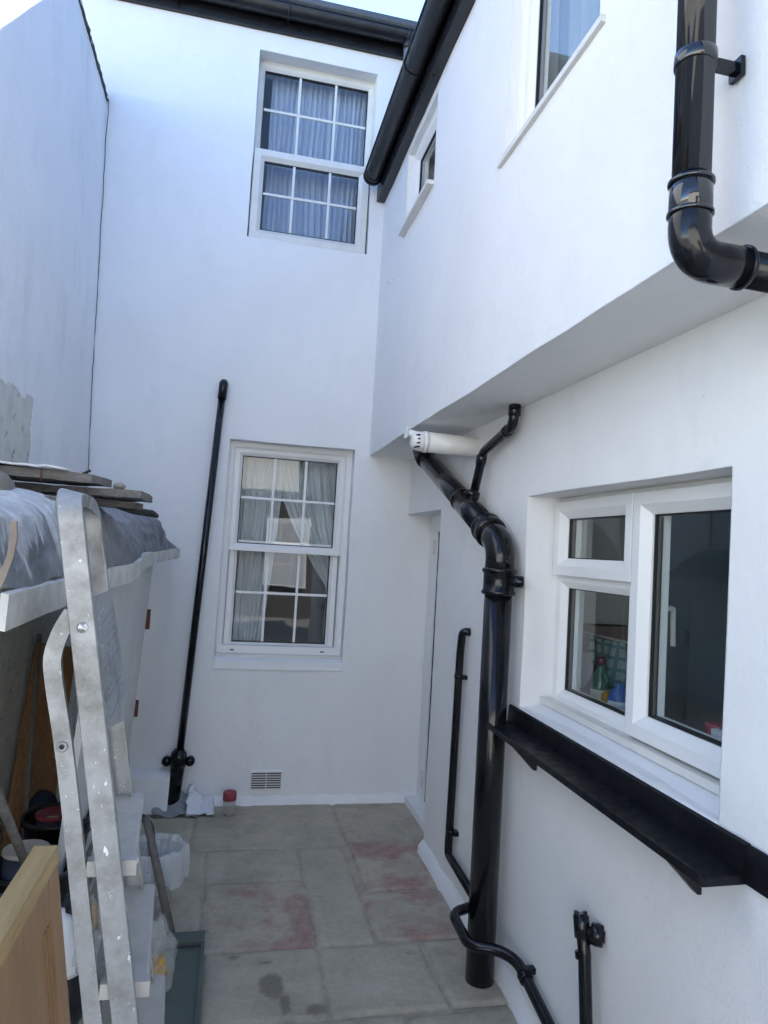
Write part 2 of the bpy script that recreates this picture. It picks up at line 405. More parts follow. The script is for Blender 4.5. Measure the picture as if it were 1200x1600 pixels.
def wall(name, mp, u0, u1, v0, v1, holes, T, mat, parent, step=.09, amp=.006, seed=0):
    def cuts(a, b, extra):
        xs = sorted(set([a, b] + [e for e in extra if a < e < b])); out = []
        for p, q in zip(xs, xs[1:]):
            n = max(1, round((q-p)/step)); out += [p + (q-p)*k/n for k in range(n)]
        return out + [b]
    U = cuts(u0, u1, [h[0] for h in holes]+[h[1] for h in holes]); V = cuts(v0, v1, [h[2] for h in holes]+[h[3] for h in holes])
    mb = MB()
    def solid(i, j):
        if i < 0 or j < 0 or i >= len(U)-1 or j >= len(V)-1: return False
        cu, cv = (U[i]+U[i+1])/2, (V[j]+V[j+1])/2
        return not any(h[0] < cu < h[1] and h[2] < cv < h[3] for h in holes)
    cache = {}
    def P(i, j, k):
        if (i, j, k) not in cache:
            p = Vector(mp(U[i], V[j], -T*k))
            if k == 0: p += noise.noise_vector(p*1.6 + Vector((seed, 0, 0)))*amp + noise.noise_vector(p*7 + Vector((seed, 3, 0)))*amp*.4
            cache[(i, j, k)] = mb.v(p)
        return cache[(i, j, k)]
    for i in range(len(U)-1):
        for j in range(len(V)-1):
            if not solid(i, j): continue
            for k in (0, 1): mb.f([P(i,j,k), P(i+1,j,k), P(i+1,j+1,k), P(i,j+1,k)], True)
            for (di, dj, a, b) in ((-1,0,(i,j),(i,j+1)), (1,0,(i+1,j),(i+1,j+1)), (0,-1,(i,j),(i+1,j)), (0,1,(i,j+1),(i+1,j+1))):
                if not solid(i+di, j+dj): mb.f([P(*a,0), P(*b,0), P(*b,1), P(*a,1)], True)
    return mb.build(name, mat, parent, sharp=35)

# ------------------------------------------------------------------ ground
def ground():
    mb = MB(); mb.box((-60, -60, -.6), (60, 60, -.03)); o = mb.build('ground', 'soil'); tag(o, None, None, kind='structure')
    mb = MB(); mb.grid(60, 90, lambda a, b: (-1.2+3.4*a, -3+7.9*b, -.0085 + .0025*noise.noise(Vector((a*14, b*28, 0)))))
    col(mb, 'joint'); o = mb.build('yard_screed', 'paving'); tag(o, None, None, kind='structure')
    slabs = [(-1.1,-.11,3.905,4.62,.0), (-.105,.745,3.905,4.62,.0), (.75,1.5,3.965,4.62,.25), (.75,1.3,3.388,3.958,.9), (.715,1.3,2.955,3.38,.75),
             (.468,.712,2.95,3.90,.08), (-.018,.462,2.95,3.53,.8), (-.018,.462,3.536,3.90,.1), (-1.1,-.024,2.95,3.9,.0), (-1.1,.0,2.5,2.945,0),
             (.004,.455,2.505,2.945,.12), (.459,.9,2.505,2.945,.0), (.905,1.3,2.505,2.945,.0), (-1.1,.72,1.7,2.498,0), (.725,1.3,1.72,2.488,0),
             (-1.1,.1,.85,1.69,0), (.105,1.3,.85,1.69,0), (-1.1,1.3,-.5,.84,0), (-1.1,1.3,-2.9,-.51,0)]
    mb = MB(); dl = mb.bm.verts.layers.float_color.new('mask')
    for k, (x0,x1,y0,y1,red) in enumerate(slabs):
        nx, ny = max(2, int((x1-x0)/.03)), max(2, int((y1-y0)/.03)); h = random.uniform(-.0012, .0018)
        if y0 > 2.4: nx, ny = max(2, int((x1-x0)/.018)), max(2, int((y1-y0)/.018))
        if y1 < 2: nx, ny = max(2, int((x1-x0)/.1)), max(2, int((y1-y0)/.1))
        tx, ty = random.uniform(-.002, .002), random.uniform(-.002, .002)
        def fn(a, b):
            e = min(a*(x1-x0), (1-a)*(x1-x0), b*(y1-y0), (1-b)*(y1-y0)); z = h + tx*(a-.5) + ty*(b-.5) - (.008 if e < .002 else 0)
            ex = .004*noise.noise(Vector((a*3, b*3, k*5)))
            return (x0+(x1-x0)*a+ex, y0+(y1-y0)*b+ex, z + .0012*noise.noise(Vector((x0+a*4, y0+b*4, k))))
        V = mb.grid(nx, ny, fn)
        for row in V:
            for v in row:
                x, y = v.co.x, v.co.y; r = red
                if red:
                    r = red*(.45 + 1.5*max(0, noise.noise(Vector((x*4.5, y*4.5, 3)))) + .5*noise.noise(Vector((x*13, y*13, 1))))
                    if k == 3: r += .9*max(0, 1-((x-.93)/.16)**2-((y-3.83)/.14)**2) + .6*max(0, 1-((x-1.0)/.12)**2-((y-3.46)/.06)**2)
                    if k == 6: r += .7*max(0, 1-((x-.42)/.09)**2-((y-3.22)/.2)**2)
                wet = 0
                for (cx, cy, a, b) in ((.26,2.70,.05,.09), (.30,2.60,.025,.06), (.42,2.55,.05,.035), (.12,2.9,.04,.02), (.24,2.85,.03,.015)):
                    wet = max(wet, min(1, 2.2*(1-((x-cx)/a)**2-((y-cy)/b)**2 + .9*noise.noise(Vector((x*14, y*14, 9))))))
                for (cx, cy, a, b) in ((.95,2.86,.14,.06), (.9,4.5,.3,.05), (-.1,4.4,.5,.05)):
                    wet = max(wet, .4*min(1, 1.5*(1-((x-cx)/a)**2-((y-cy)/b)**2 + .8*noise.noise(Vector((x*14, y*14, 9))))))
                e = min(x-x0, x1-x, y-y0, y1-y)
                if e < .012: wet = max(wet, .42+.3*noise.noise(Vector((x*9, y*9, 6))))
                dust = 0
                for (cx, cy, a, b) in ((.60,2.64,.13,.05), (.28,2.93,.22,.02), (.50,3.15,.025,.3), (.02,3.6,.06,.07)):
                    dust = max(dust, min(1, 2*(1-((x-cx)/a)**2-((y-cy)/b)**2 + .7*noise.noise(Vector((x*17, y*17, 4))))))
                v[dl] = (max(0, min(1, r)), max(0, wet), max(0, dust), 1)
    o = mb.build('paving', 'paving'); tag(o, None, None, kind='structure')
def col(mb, what):
    dl = mb.bm.verts.layers.float_color.new('mask')
    for v in mb.bm.verts:
        y = v.co.y; k = .25+.6*max(0, noise.noise(Vector((v.co.x*5, v.co.y*5, 2))))
        v[dl] = (0, k, 0, 1)
ground()

# ------------------------------------------------------------------ the house
house = thing('rendered_house', (1.2, D, 0), 'white two storey house with overhanging side wing and black eaves round the yard', 'house')
UW = (-.047, .757, 3.664, 4.943); LW = (-.062, .757, .86, 2.318); KW = (1.44, 2.595, 1.072, 1.902)
BW = (1.62, 2.29, 3.07, 4.02); SW = (3.28, 3.87, 3.515, 3.99); DOOR = (3.80, 4.57, -.02, 1.908)
wall('back_wall', back_map, -2.4, 4.2, -.1, 5.2, [UW, LW], .28, 'render', house, seed=1)
wall('side_wall', side_map(XU), -.5, 4.60, ZS, 4.2, [BW, SW], .34, 'render_side', house, seed=5)
wall('lower_wall', side_map(XL), -.5, 4.57, -.1, 2.33, [KW, DOOR], .26, 'render_side', house, seed=9)
# plastered foot of the walls
def foot(pts, h, d, seed):
    mb = MB(); n = 60; P = []
    for i in range(n+1):
        t = i/n*(len(pts)-1); k = min(int(t), len(pts)-2); p = Vector(pts[k]).lerp(Vector(pts[k+1]), t-k); P.append(p)
    R = []
    for i, p in enumerate(P):
        t = (P[min(i+1, n)]-P[max(i-1, 0)]).normalized(); nrm = Vector((t.y, -t.x, 0))
        hh = h*(1+.35*noise.noise(Vector((i*.35, seed, 0)))); dd = d*(1+.5*noise.noise(Vector((i*.3, seed+5, 0))))
        R.append([mb.v(p+nrm*dd+Vector((0,0,-.01))), mb.v(p+nrm*dd*.85+Vector((0,0,hh*.6))), mb.v(p+nrm*.004+Vector((0,0,hh))), mb.v(p-nrm*.02+Vector((0,0,hh*.9)))])
    for a, b in zip(R, R[1:]):
        for j in range(3): mb.f([a[j], a[j+1], b[j+1], b[j]], True)
    mb.f(R[0]); mb.f(R[-1]); return mb.build('wall_foot', 'masonry_white', house, sharp=50)
foot([(-.3, D, 0), (1.33, D, 0)], .05, .028, 1)
foot([(XL, 3.795, 0), (XL, -1.0, 0)], .07, .035, 4)
mb = MB(); mb.prism([(4.43, -.02), (4.585, -.02), (4.585, .235), (4.53, .235), (4.455, .20)], 'x', -.95, -.275)   # low plinth in the corner
mb.bevel(.035, 3).jitter(.008, 9); mb.build('plinth', 'masonry_white', house, smooth=True, sharp=40)
# roofs
mb = MB(); mb.hexa([(-2.6,4.44,5.235),(4.4,4.44,5.235),(4.4,8.6,8.0),(-2.6,8.6,8.0),(-2.6,4.44,5.275),(4.4,4.44,5.275),(4.4,8.6,8.05),(-2.6,8.6,8.05)])
mb.hexa([(-2.6,8.6,7.98),(4.4,8.6,7.98),(4.4,12.5,5.2),(-2.6,12.5,5.2),(-2.6,8.6,8.05),(4.4,8.6,8.05),(4.4,12.5,5.27),(-2.6,12.5,5.27)]); mb.build('roof', 'slate', house)
mb = MB(); mb.hexa([(.80,-.6,4.205),(4.0,-.6,6.0),(4.0,4.56,6.0),(.80,4.56,4.205),(.80,-.6,4.245),(4.0,-.6,6.04),(4.0,4.56,6.04),(.80,4.56,4.245)]); mb.build('roof', 'slate', house)
mb = MB(); mb.box((-2.4, D-.03, 5.075), (.99, D+.02, 5.235)); mb.bevel(.004); mb.build('fascia', 'black_matt', house)
mb = MB(); mb.box((.80, -.55, 4.035), (XU-.0035+.02, D-.006, 4.205)); mb.bevel(.004); mb.build('fascia', 'black_matt', house)
# rooms behind the windows
def room(x0,x1,y0,y1,z0,z1,open_side,mat,far_opening=None):
    mb = MB(); p = {}
    for i in (0,1):
        for j in (0,1):
            for k in (0,1): p[i,j,k] = mb.v(((x0,x1)[i], (y0,y1)[j], (z0,z1)[k]))
    F = {'x0': [(0,0,0),(0,1,0),(0,1,1),(0,0,1)], 'x1': [(1,0,0),(1,1,0),(1,1,1),(1,0,1)], 'y0': [(0,0,0),(1,0,0),(1,0,1),(0,0,1)],
         'y1': [(0,1,0),(1,1,0),(1,1,1),(0,1,1)], 'z0': [(0,0,0),(1,0,0),(1,1,0),(0,1,0)], 'z1': [(0,0,1),(1,0,1),(1,1,1),(0,1,1)]}
    for k, q in F.items():
        if k == 'x1' and far_opening:      # unseen opening added in the far side to brighten the room with daylight
            a, b, c, d = far_opening
            for ya, yb, za, zb in ((y0,a,z0,z1), (b,y1,z0,z1), (a,b,z0,c), (a,b,d,z1)): mb.f([mb.v((x1,ya,za)), mb.v((x1,yb,za)), mb.v((x1,yb,zb)), mb.v((x1,ya,zb))])
        elif k != open_side: mb.f([p[a] for a in q])
    return mb.build('room_lining', mat, house, solid=.02)
room(-1.2, 1.9, D+.285, D+3, 3.2, 5.1, 'y0', 'room')
room(-1.2, 1.9, D+.285, D+3, .02, 2.5, 'y0', 'room')
room(XU+.345, 3.5, -1, 4.5, 2.6, 4.19, 'x0', 'room')
room(XL+.265, 3.0, .8, 3.75, .02, 2.28, 'x0', 'kitchen', (1.3, 1.85, 1.35, 2.0))

# windows -------------------------------------------------------------
def frame_prof(wd, d0, d1, ch=.012):
    return [(0, d0), (0, d1-.002), (.002, d1), (wd-ch-.008, d1), (wd-.004, d1-ch), (wd, d1-ch-.004), (wd, d0)]
def sash(win, mp, u0, u1, v0, v1, wd, w0, w1, bars_u=(), bars_v=(), mat='upvc', ch=.014, barw=.017):
    mb = MB(); mb.rect_sweep(mp, u0, u1, v0, v1, frame_prof(wd, w0, w1, ch)); s = mb.build('sash', mat, win, sharp=25)
    a, b, c, d = u0+wd, u1-wd, v0+wd, v1-wd; wm = (w0+w1)/2 - .004
    mb = MB(); mb.rect_sweep(mp, a-.002, b+.002, c-.002, d+.002, [(0, wm-.012), (0, wm+.016), (.006, wm+.016), (.006, wm-.012)]); mb.build('gasket', 'gasket', win)
    mb = MB(); mb.box((a, c, wm-.010), (b, d, wm+.010), mp); mb.build('pane', 'glass', win)
    if bars_u or bars_v:
        mb = MB(); h = barw/2
        for u in bars_u: mb.box((u-h, c+.004, wm+.0115), (u+h, d-.004, wm+.019), mp)
        for v in bars_v: mb.box((a+.004, v-h, wm+.012), (b-.004, v+h, wm+.0205), mp)
        mb.build('glazing_bar', mat, win)
    return s
def window(u0, u1, v0, v1, mp, w0, w1, wd, mat='upvc', label=None):
    mb = MB(); mb.rect_sweep(mp, u0, u1, v0, v1, frame_prof(wd, w0, w1, .006)); o = mb.build('window', mat, house, sharp=25)
    if label: o['label'] = label
    return o
# first floor sash window, lower sash standing forward of the upper one
u0,u1,v0,v1 = UW
win = window(u0-.01, u1+.01, v0-.01, v1+.012, back_map, -.17, -.10, .035, 'upvc_old', 'upper sash window with closed net curtains')
sash(win, back_map, u0+.0, u1-.0, 4.27, v1-.02, .045, -.145, -.095, (.238, .487), (4.605,), 'upvc_old')
sash(win, back_map, u0+.008, u1-.012, v0+.006, 4.283, .072, -.09, -.022, (.232, .476), (3.988,), 'upvc_old', ch=.02)
# ground floor sash window
u0,u1,v0,v1 = LW
win = window(u0-.01, u1+.01, v0+.03, v1+.012, back_map, -.20, -.095, .052, 'upvc', 'lower sash window reflecting the yard')
sash(win, back_map, u0+.04, u1-.042, 1.60, v1-.035, .052, -.165, -.11, (.242, .452), (1.954,), 'upvc')
sash(win, back_map, u0+.045, u1-.047, .945, 1.672, .055, -.195, -.148, (.236, .446), (1.326,), 'upvc')
mb = MB(); mb.box((u0+.004, .935, -.145), (u1-.004, .985, -.085), back_map); mb.bevel(.004); mb.build('sill', 'upvc', win)
mb = MB(); mb.box((u0+.002, .917, -.12), (u1-.002, .935, -.035), back_map); mb.bevel(.003); mb.build('sill', 'upvc_old', win)
for x in (.03, .62):
    mb = MB(); mb.box((x, .952, -.085), (x+.026, .960, -.0835), back_map); mb.build('drain_slot', 'gasket', win)
mb = MB(); mb.prism([(D-.008, .845), (D+.10, .86), (D+.10, .92), (D+.03, .917), (D-.006, .895)], 'x', u0-.004, u1+.004); mb.bevel(.006).jitter(.003, 7); mb.build('masonry_sill', 'masonry_white', win, smooth=True, sharp=40)
# kitchen window in the lower side wall
sm = side_map(XL); u0,u1,v0,v1 = KW
win = window(u0-.01, u1+.005, v0+.03, v1+.012, sm, -.205, -.135, .05, 'upvc', 'three light kitchen casement window with clutter behind the glass')
mb = MB(); mb.box((1.985, v0+.07, -.2), (2.035, v1-.03, -.1355), sm); mb.box((2.03, 1.573, -.2), (u1-.03, 1.623, -.136), sm); mb.build('mullion', 'upvc', win)
sash(win, sm, 2.022, 2.575, 1.597, 1.888, .068, -.19, -.105, (), (), 'upvc', ch=.022)
sash(win, sm, 2.03, 2.57, 1.105, 1.60, .05, -.2, -.128, (), (), 'upvc', ch=.016)
sash(win, sm, 1.47, 2.008, 1.122, 1.885, .07, -.19, -.10, (), (), 'upvc', ch=.022)
mb = MB(); mb.box((u0, 1.088, -.21), (u1-.004, 1.112, -.085), sm); mb.bevel(.005); mb.build('sill', 'upvc_old', win)
mb = MB(); mb.prism([(XL-.012, 1.045), (XL+.22, 1.045), (XL+.22, 1.09), (XL+.09, 1.086), (XL-.006, 1.062)], 'y', u0+.003, u1-.003); mb.bevel(.006).jitter(.004, 8); mb.build('masonry_sill', 'masonry_white', win, smooth=True, sharp=40)
mb = MB(); mb.tube([(1.372,2.0,1.52), (1.388,2.0,1.52), (1.405,2.005,1.52), (1.412,2.015,1.49), (1.405,2.0,1.40)], .0085, 10, .02); mb.box((1.362,1.988,1.485), (1.374,2.006,1.55)); mb.build('handle', 'upvc', win)
# first floor side windows
sm = side_map(XU); u0,u1,v0,v1 = BW
win = window(u0-.01, u1+.01, v0+.0, v1+.01, sm, -.12, -.045, .05, 'upvc', 'large side window at the top of the photo with a thin projecting sill')
sash(win, sm, u0+.03, u1-.03, v0+.02, v1-.03, .06, -.115, -.05, (), (), 'upvc')
mb = MB(); mb.box((u0-.03, v0-.008, -.2), (u1+.03, v0+.012, .016), sm); mb.bevel(.004).jitter(.002, 6); mb.build('sill', 'upvc_old', win)
u0,u1,v0,v1 = SW
win = window(u0-.01, u1+.01, v0+.0, v1+.01, sm, -.11, -.03, .03, 'upvc', 'small side window tucked under the black eaves gutter')
sash(win, sm, u0+.02, u1-.02, v0+.02, v1-.02, .045, -.10, -.035, (), (), 'upvc')
mb = MB(); mb.box((u0-.01, v0-.018, -.12), (u1+.015, v0+.004, .035), sm); mb.bevel(.006).jitter(.004, 8); mb.build('sill', 'upvc_old', win)
# side door in its recess
mb = MB(); mb.box((1.335, 3.74, .03), (1.375, 4.405, 1.96)); mb.bevel(.003); door = mb.build('door', 'upvc', house)
mb = MB(); mb.box((1.328, 4.4035, .05), (1.338, 4.4145, 1.80)); mb.build('door_gap', 'gasket', door)
mb = MB(); mb.box((1.315, 4.415, -.02), (1.40, 4.566, 1.96)); mb.bevel(.004); mb.build('door_frame', 'masonry_white', house)
mb = MB(); mb.box((1.3, 3.74, 1.80), (1.40, 4.412, 1.96)); mb.bevel(.004); mb.build('door_frame', 'masonry_white', house)
mb = MB(); mb.box((1.23, 3.74, -.02), (1.42, 4.562, .045)); mb.bevel(.006); mb.build('door_step', 'masonry_white', house)
for z in (1.70, .19):
    mb = MB(); mb.tube([(1.310, 4.43, z-.05), (1.310, 4.43, z+.05)], .009, 10); mb.box((1.310, 4.435, z-.045), (1.317, 4.475, z+.045)); mb.box((1.304, 4.424, z-.004), (1.3125, 4.475, z-.0)); mb.box((1.304, 4.424, z+.03), (1.3125, 4.47, z+.034)); mb.build('hinge', 'upvc_old', door)

# ------------------------------------------------------------------ net curtains
def curtain(name, u0, u1, v0, v1, y, folds, amp, mat, seed, shape=None, nu=150, nv=26):
    mb = MB()
    def fn(a, b):
        ph = folds*a*2*pi + 1.3*noise.noise(Vector((a*5, b*1.2, seed)))*3
        k = .45+.55*(1-b)
        wv = amp*(sin(ph)*k + .5*sin(ph*2.3+seed+b*1.5)*k + .6*noise.noise(Vector((a*folds*1.3, b*.8, seed+3))))
        u = u0+(u1-u0)*a + .006*noise.noise(Vector((a*9, b*3, seed))); v = v0+(v1-v0)*b
        if shape: u, v = shape(a, b, u, v)
        return (u, y + wv, v)
    mb.grid(nu, nv, fn); return mb.build(name, mat)
o = curtain('net_curtain', .05, .80, 3.6, 4.95, D+.225, 19, .03, 'net', 2.0)
tag(o, 'pale gathered net curtain drawn across the upper sash window', 'net curtain')
o = curtain('net_curtain', -.07, .33, .85, 2.30, D+.25, 7, .02, 'net_thin', 5.0, lambda a, b, u, v: (u - .10*(1-b)*a, v))
tag(o, 'thin net curtain hanging straight at the left of the lower sash window', 'net curtain')
def swag(a, b, u, v):
    t = 1-b; k = min(1, t*1.35); return (u + (1-a)*.42*k**1.6*(1) , v)
o = curtain('net_curtain', .24, .80, 1.05, 2.30, D+.27, 10, .022, 'net_thin', 8.0, swag)
tag(o, 'thin net curtain swept aside to the right in the lower sash window', 'net curtain')

mb = MB(); mb.grid(120, 10, lambda a, b: (1.06+.022*sin(a*60+2*noise.noise(Vector((a*6, b, 1))))*(.6+.4*b), 1.55+.80*a, 3.0+1.1*b)); o = mb.build('side_curtain', 'net_grey')
tag(o, 'pale grey curtain hanging behind the big side window at the top', 'curtain')
# ------------------------------------------------------------------ neighbour's wall on the left
NX = lambda z: -.85 - .028*z
nb = thing('neighbour_wall', (0, 0, 0), 'tall bluish white neighbouring wall along the left of the yard, bare cement low down', 'wall')
def nmap(u, v, w): return (NX(v) + w, u, v)
wall('wall', nmap, .9, 4.57, -.1, 4.43, [], .25, 'render_left', nb, step=.12, amp=.006, seed=14)
mb = MB(); mb.grid(90, 3, lambda a, b: (-.972 - .26*b + .012*noise.noise(Vector((a*60, b*3, 0))), .9+3.66*a, 4.432 + .022*sin(pi*min(1, b*1.6)) + .006*noise.noise(Vector((a*70, b, 4)))))
mb.grid(90, 1, lambda a, b: (-.972 + .006 - .02*b + .012*noise.noise(Vector((a*60, 0, 0))), .9+3.66*a, 4.395 + .037*b + .012*noise.noise(Vector((a*40, 0, 9)))*(1-b))); mb.build('coping', 'coping', nb, solid=.012)
pts = [(-.963, 4.558, 4.41), (-.950, 4.556, 3.8), (-.934, 4.556, 3.2), (-.928, 4.556, 2.9), (-.920, 4.556, 2.58), (-.903, 4.556, 2.1), (-.895, 4.556, 1.5)]
P = []
for i in range(80):
    t = i/79*(len(pts)-1); k = min(int(t), len(pts)-2); p = Vector(pts[k]).lerp(Vector(pts[k+1]), t-k); P.append(p + Vector((.006*noise.noise(Vector((i*.25, 0, 0))), 0, 0)))
mb = MB(); mb.tube(P, .0024, 6); mb.build('joint_crack', 'dark_gap', nb)

# ------------------------------------------------------------------ gutters and pipes
def half_gutter(axis, a, b, c, z, r, parts):
    prof = [(-r-.006, .012), (-r-.006, .0)] + [(-(r)*cos(pi*k/12), -(r)*sin(pi*k/12)) for k in range(0, 13)] + [(r+.004, .012), (r-.006, .012)] + [((r-.007)*cos(pi*k/12), -(r-.007)*sin(pi*k/12)) for k in range(0, 13)] + [(-r+.006, .012)]
    mb = MB(); mb.prism([(c+p, z+q) if axis == 'y' else (c+p, z+q) for p, q in prof], axis, a, b)
    return mb.build('channel', 'black_matt', parts, sharp=40, smooth=True)
g = thing('gutter', (0, D, 5.17), 'long black half round gutter under the high back roof edge', 'gutter')
half_gutter('x', -2.4, 1.0, D-.095, 5.185, .056, g)
mb = MB(); mb.prism([(D-.155, 5.2)] + [(D-.095-.06*cos(pi*k/12), 5.185-.06*sin(pi*k/12)) for k in range(13)] + [(D-.035, 5.2)], 'x', .995, 1.012); mb.build('end_cap', 'black_matt', g)
for x in (-1.6, -.75, .12, .93):
    mb = MB(); mb.tube([(x, D-.095-.062*cos(pi*k/10), 5.187-.062*sin(pi*k/10)) for k in range(11)], .007, 6); mb.build('bracket', 'black_matt', g)
g = thing('gutter', (.775, 4.4, 4.15), 'black side gutter running from the top edge down to the inner corner', 'gutter')
half_gutter('y', -.55, 4.46, .745, 4.155, .055, g)
mb = MB(); mb.prism([(.683, 4.17)] + [(.745-.062*cos(pi*k/12), 4.155-.062*sin(pi*k/12)) for k in range(13)] + [(.807, 4.17)], 'y', 4.455, 4.475); mb.bevel(.003); mb.build('end_cap', 'black_matt', g)
for y in (3.35, 4.41, 2.3):
    mb = MB(); mb.prism([(.745-.062*cos(pi*k/12), 4.157-.062*sin(pi*k/12)) for k in range(13)] + [(.745+.055*cos(pi*k/12), 4.157-.055*sin(pi*k/12)) for k in range(13)], 'y', y, y+.03); mb.build('bracket', 'black_matt', g)
p = thing('rainwater_pipe', (.945, 4.44, 4.7), 'short grey spout dropping from the high gutter onto the side roof', 'pipe')
mb = MB(); mb.tube([(.935, 4.455, 5.15), (.935, 4.44, 4.4)], .03, 14); mb.build('tube', 'gutter_grey', p)
mb = MB(); mb.tube([(.935, 4.455, 5.14), (.935, 4.4535, 5.07)], .036, 14); mb.build('collar', 'black_matt', p)

dp = thing('rainwater_downpipe', (.76, 1.06, 2.2), 'glossy black downpipe at the upper right with an elbow under the overhang', 'downpipe')
mb = MB(); mb.tube([(.765, 1.085, 4.1), (.763, 1.08, 2.33)], .0335, 28); mb.build('tube', 'black_smooth', dp)
mb = MB(); mb.tube([(.763, 1.08, 2.34), (.763, 1.08, 2.205), (.88, 1.08, 2.205)], .037, 28, .075, 10); mb.build('elbow', 'black', dp)
mb = MB(); mb.tube([(.86, 1.08, 2.205), (1.17, 1.08, 2.195)], .0335, 24); mb.build('branch', 'black', dp)
def ring(c, ax, r, h, mat, parent, name='collar', seg=28):
    mb = MB(); mb.lathe(c, [(r-.006, -h/2), (r-.001, -h/2), (r, -h/2+.001), (r, h/2-.001), (r-.001, h/2), (r-.006, h/2)], seg, ax); return mb.build(name, mat, parent)
for z in (2.345, 2.287): ring((.763, 1.08, z), (0,0,1), .0405, .007, 'black_smooth', dp)
ring((.763, 1.08, 2.316), (0,0,1), .0375, .055, 'black_smooth', dp)
ring((.873, 1.08, 2.205), (1,0,0), .0405, .007, 'black', dp)
ring((.7635, 1.08, 2.575), (0,0,1), .0375, .024, 'black_smooth', dp, 'clip')
mb = MB(); mb.box((.795, 1.070, 2.566), (.846, 1.086, 2.584)); mb.box((.844, 1.062, 2.557), (.8535, 1.094, 2.593)); mb.bevel(.004); mb.build('bracket', 'black', dp)

sp = thing('soil_pipe', (1.06, 2.65, 0), 'fat black soil pipe with a swept bend standing beside the kitchen window', 'soil pipe')
mb = MB(); mb.tube([(1.06, 2.65, 0), (1.06, 2.65, 1.60)], .056, 30); mb.build('tube', 'black', sp)
mb = MB(); mb.tube([(1.06, 2.65, 1.58), (1.06, 2.65, 1.706), (1.06, 2.80, 1.768)], .059, 30, .085, 10); mb.build('bend', 'black', sp)
d = Vector((0, 3.95-2.93, 2.235-1.83)).normalized()
A = Vector((1.06, 2.72, 1.735)); 
mb = MB(); mb.tube([(1.06, 2.80, 1.768), (1.06, 3.90, 2.215)], .052, 28); mb.build('branch', 'black', sp)
dd = Vector((0, 1.1, .447)).normalized()
mb = MB(); mb.lathe((1.06, 2.785, 1.762), [(.058,-.03),(.066,-.028),(.069,-.022),(.069,-.012),(.064,-.008),(.064,.03),(.069,.034),(.069,.042),(.057,.048)], 30, dd); mb.build('collar', 'black', sp)
for y in (3.17, 3.875):
    c = Vector((1.06, y, 1.768+(y-2.8)*.4064)); ring(c, dd, .0585, .012, 'black', sp)
mb = MB(); mb.tube([(1.06, 2.86, 1.792), (1.06, 3.17, 1.918)], .0555, 28); mb.build('collar', 'black', sp)
mb = MB(); mb.tube([(1.06, 3.84, 2.191), (1.06, 3.95, 2.235), (1.06, 3.97, 2.30)], .056, 24, .05); mb.build('bend', 'black', sp)
mb = MB(); mb.lathe((1.06, 2.65, 1.5), [(.057,0),(.066,.004),(.07,.012),(.066,.02),(.063,.024),(.063,.085),(.066,.09),(.071,.1),(.069,.106),(.058,.114)], 30); mb.build('collar', 'black', sp)
for s in (-1, 1):
    mb = MB(); mb.tube([(1.085, 2.65+s*.05, 1.562), (1.115, 2.65+s*.09, 1.562)], .018, 10); mb.lathe((1.11, 2.65+s*.085, 1.562), [(.02,-.02),(.024,-.012),(.024,.012),(.02,.02)], 12, (1, s*.5, 0)); mb.build('lug', 'black', sp)
mb = MB(); mb.lathe((1.075, 3.085, 1.90), [(.034,-.045),(.034,.03),(.038,.035),(.038,.05),(.03,.06)], 18, (.1,.05,1)); mb.build('boss', 'black', sp)

wp = thing('waste_pipe', (1.1, 2.7, 2.2), 'thin black waste pipe cranked from the overhang down into the diagonal soil pipe', 'waste pipe')
mb = MB(); mb.tube([(1.1,2.665,2.30), (1.1,2.68,2.20), (1.1,3.02,2.135), (1.09,3.115,1.90)], .021, 16, .035, 6); mb.build('tube', 'black', wp)
ring((1.1, 2.668, 2.262), (0,.1,-1), .026, .045, 'black', wp); ring((1.1,2.745,2.187), (0,.34,-.065), .025, .04, 'black', wp); ring((1.098,3.035,2.1), (0,.095,-.235), .0245, .04, 'black', wp)
ring((1.092,3.105,1.935), (0,.095,-.235), .03, .025, 'black', wp)

wp = thing('waste_pipe', (1.12, 3.25, .2), 'thin black pipe with hooked top on the pier between door and soil pipe', 'waste pipe')
mb = MB(); mb.tube([(1.16,3.215,1.285), (1.12,3.235,1.285), (1.12,3.255,1.18), (1.12,3.28,.21), (1.11,2.68,.19)], .0195, 14, .03, 5); mb.build('tube', 'black', wp)
for z in (1.065, .325): 
    ring((1.12, 3.257, z), (0,0,1), .0225, .02, 'black', wp, 'clip'); mb = MB(); mb.box((1.125,3.22,z-.01), (1.153,3.255,z+.01)); mb.bevel(.003); mb.build('clip', 'black', wp)

wp = thing('waste_pipe', (1.0, 2.6, .2), 'thin black pipe looping round the foot of the soil pipe', 'waste pipe')
mb = MB(); mb.tube([(1.15,2.83,.205), (1.07,2.80,.205), (.972,2.755,.205), (.972,2.55,.19), (1.075,2.49,.2), (1.118,2.43,.19), (1.115,2.1,.13), (1.115,1.7,.06)], .0205, 14, .045, 6); mb.build('tube', 'black', wp)
ring((1.116, 2.36, .178), (0,-1,-.18), .0255, .03, 'black', wp, 'clip')
mb = MB(); mb.box((1.11,2.35,.19), (1.152,2.375,.21)); mb.build('clip', 'black', wp)

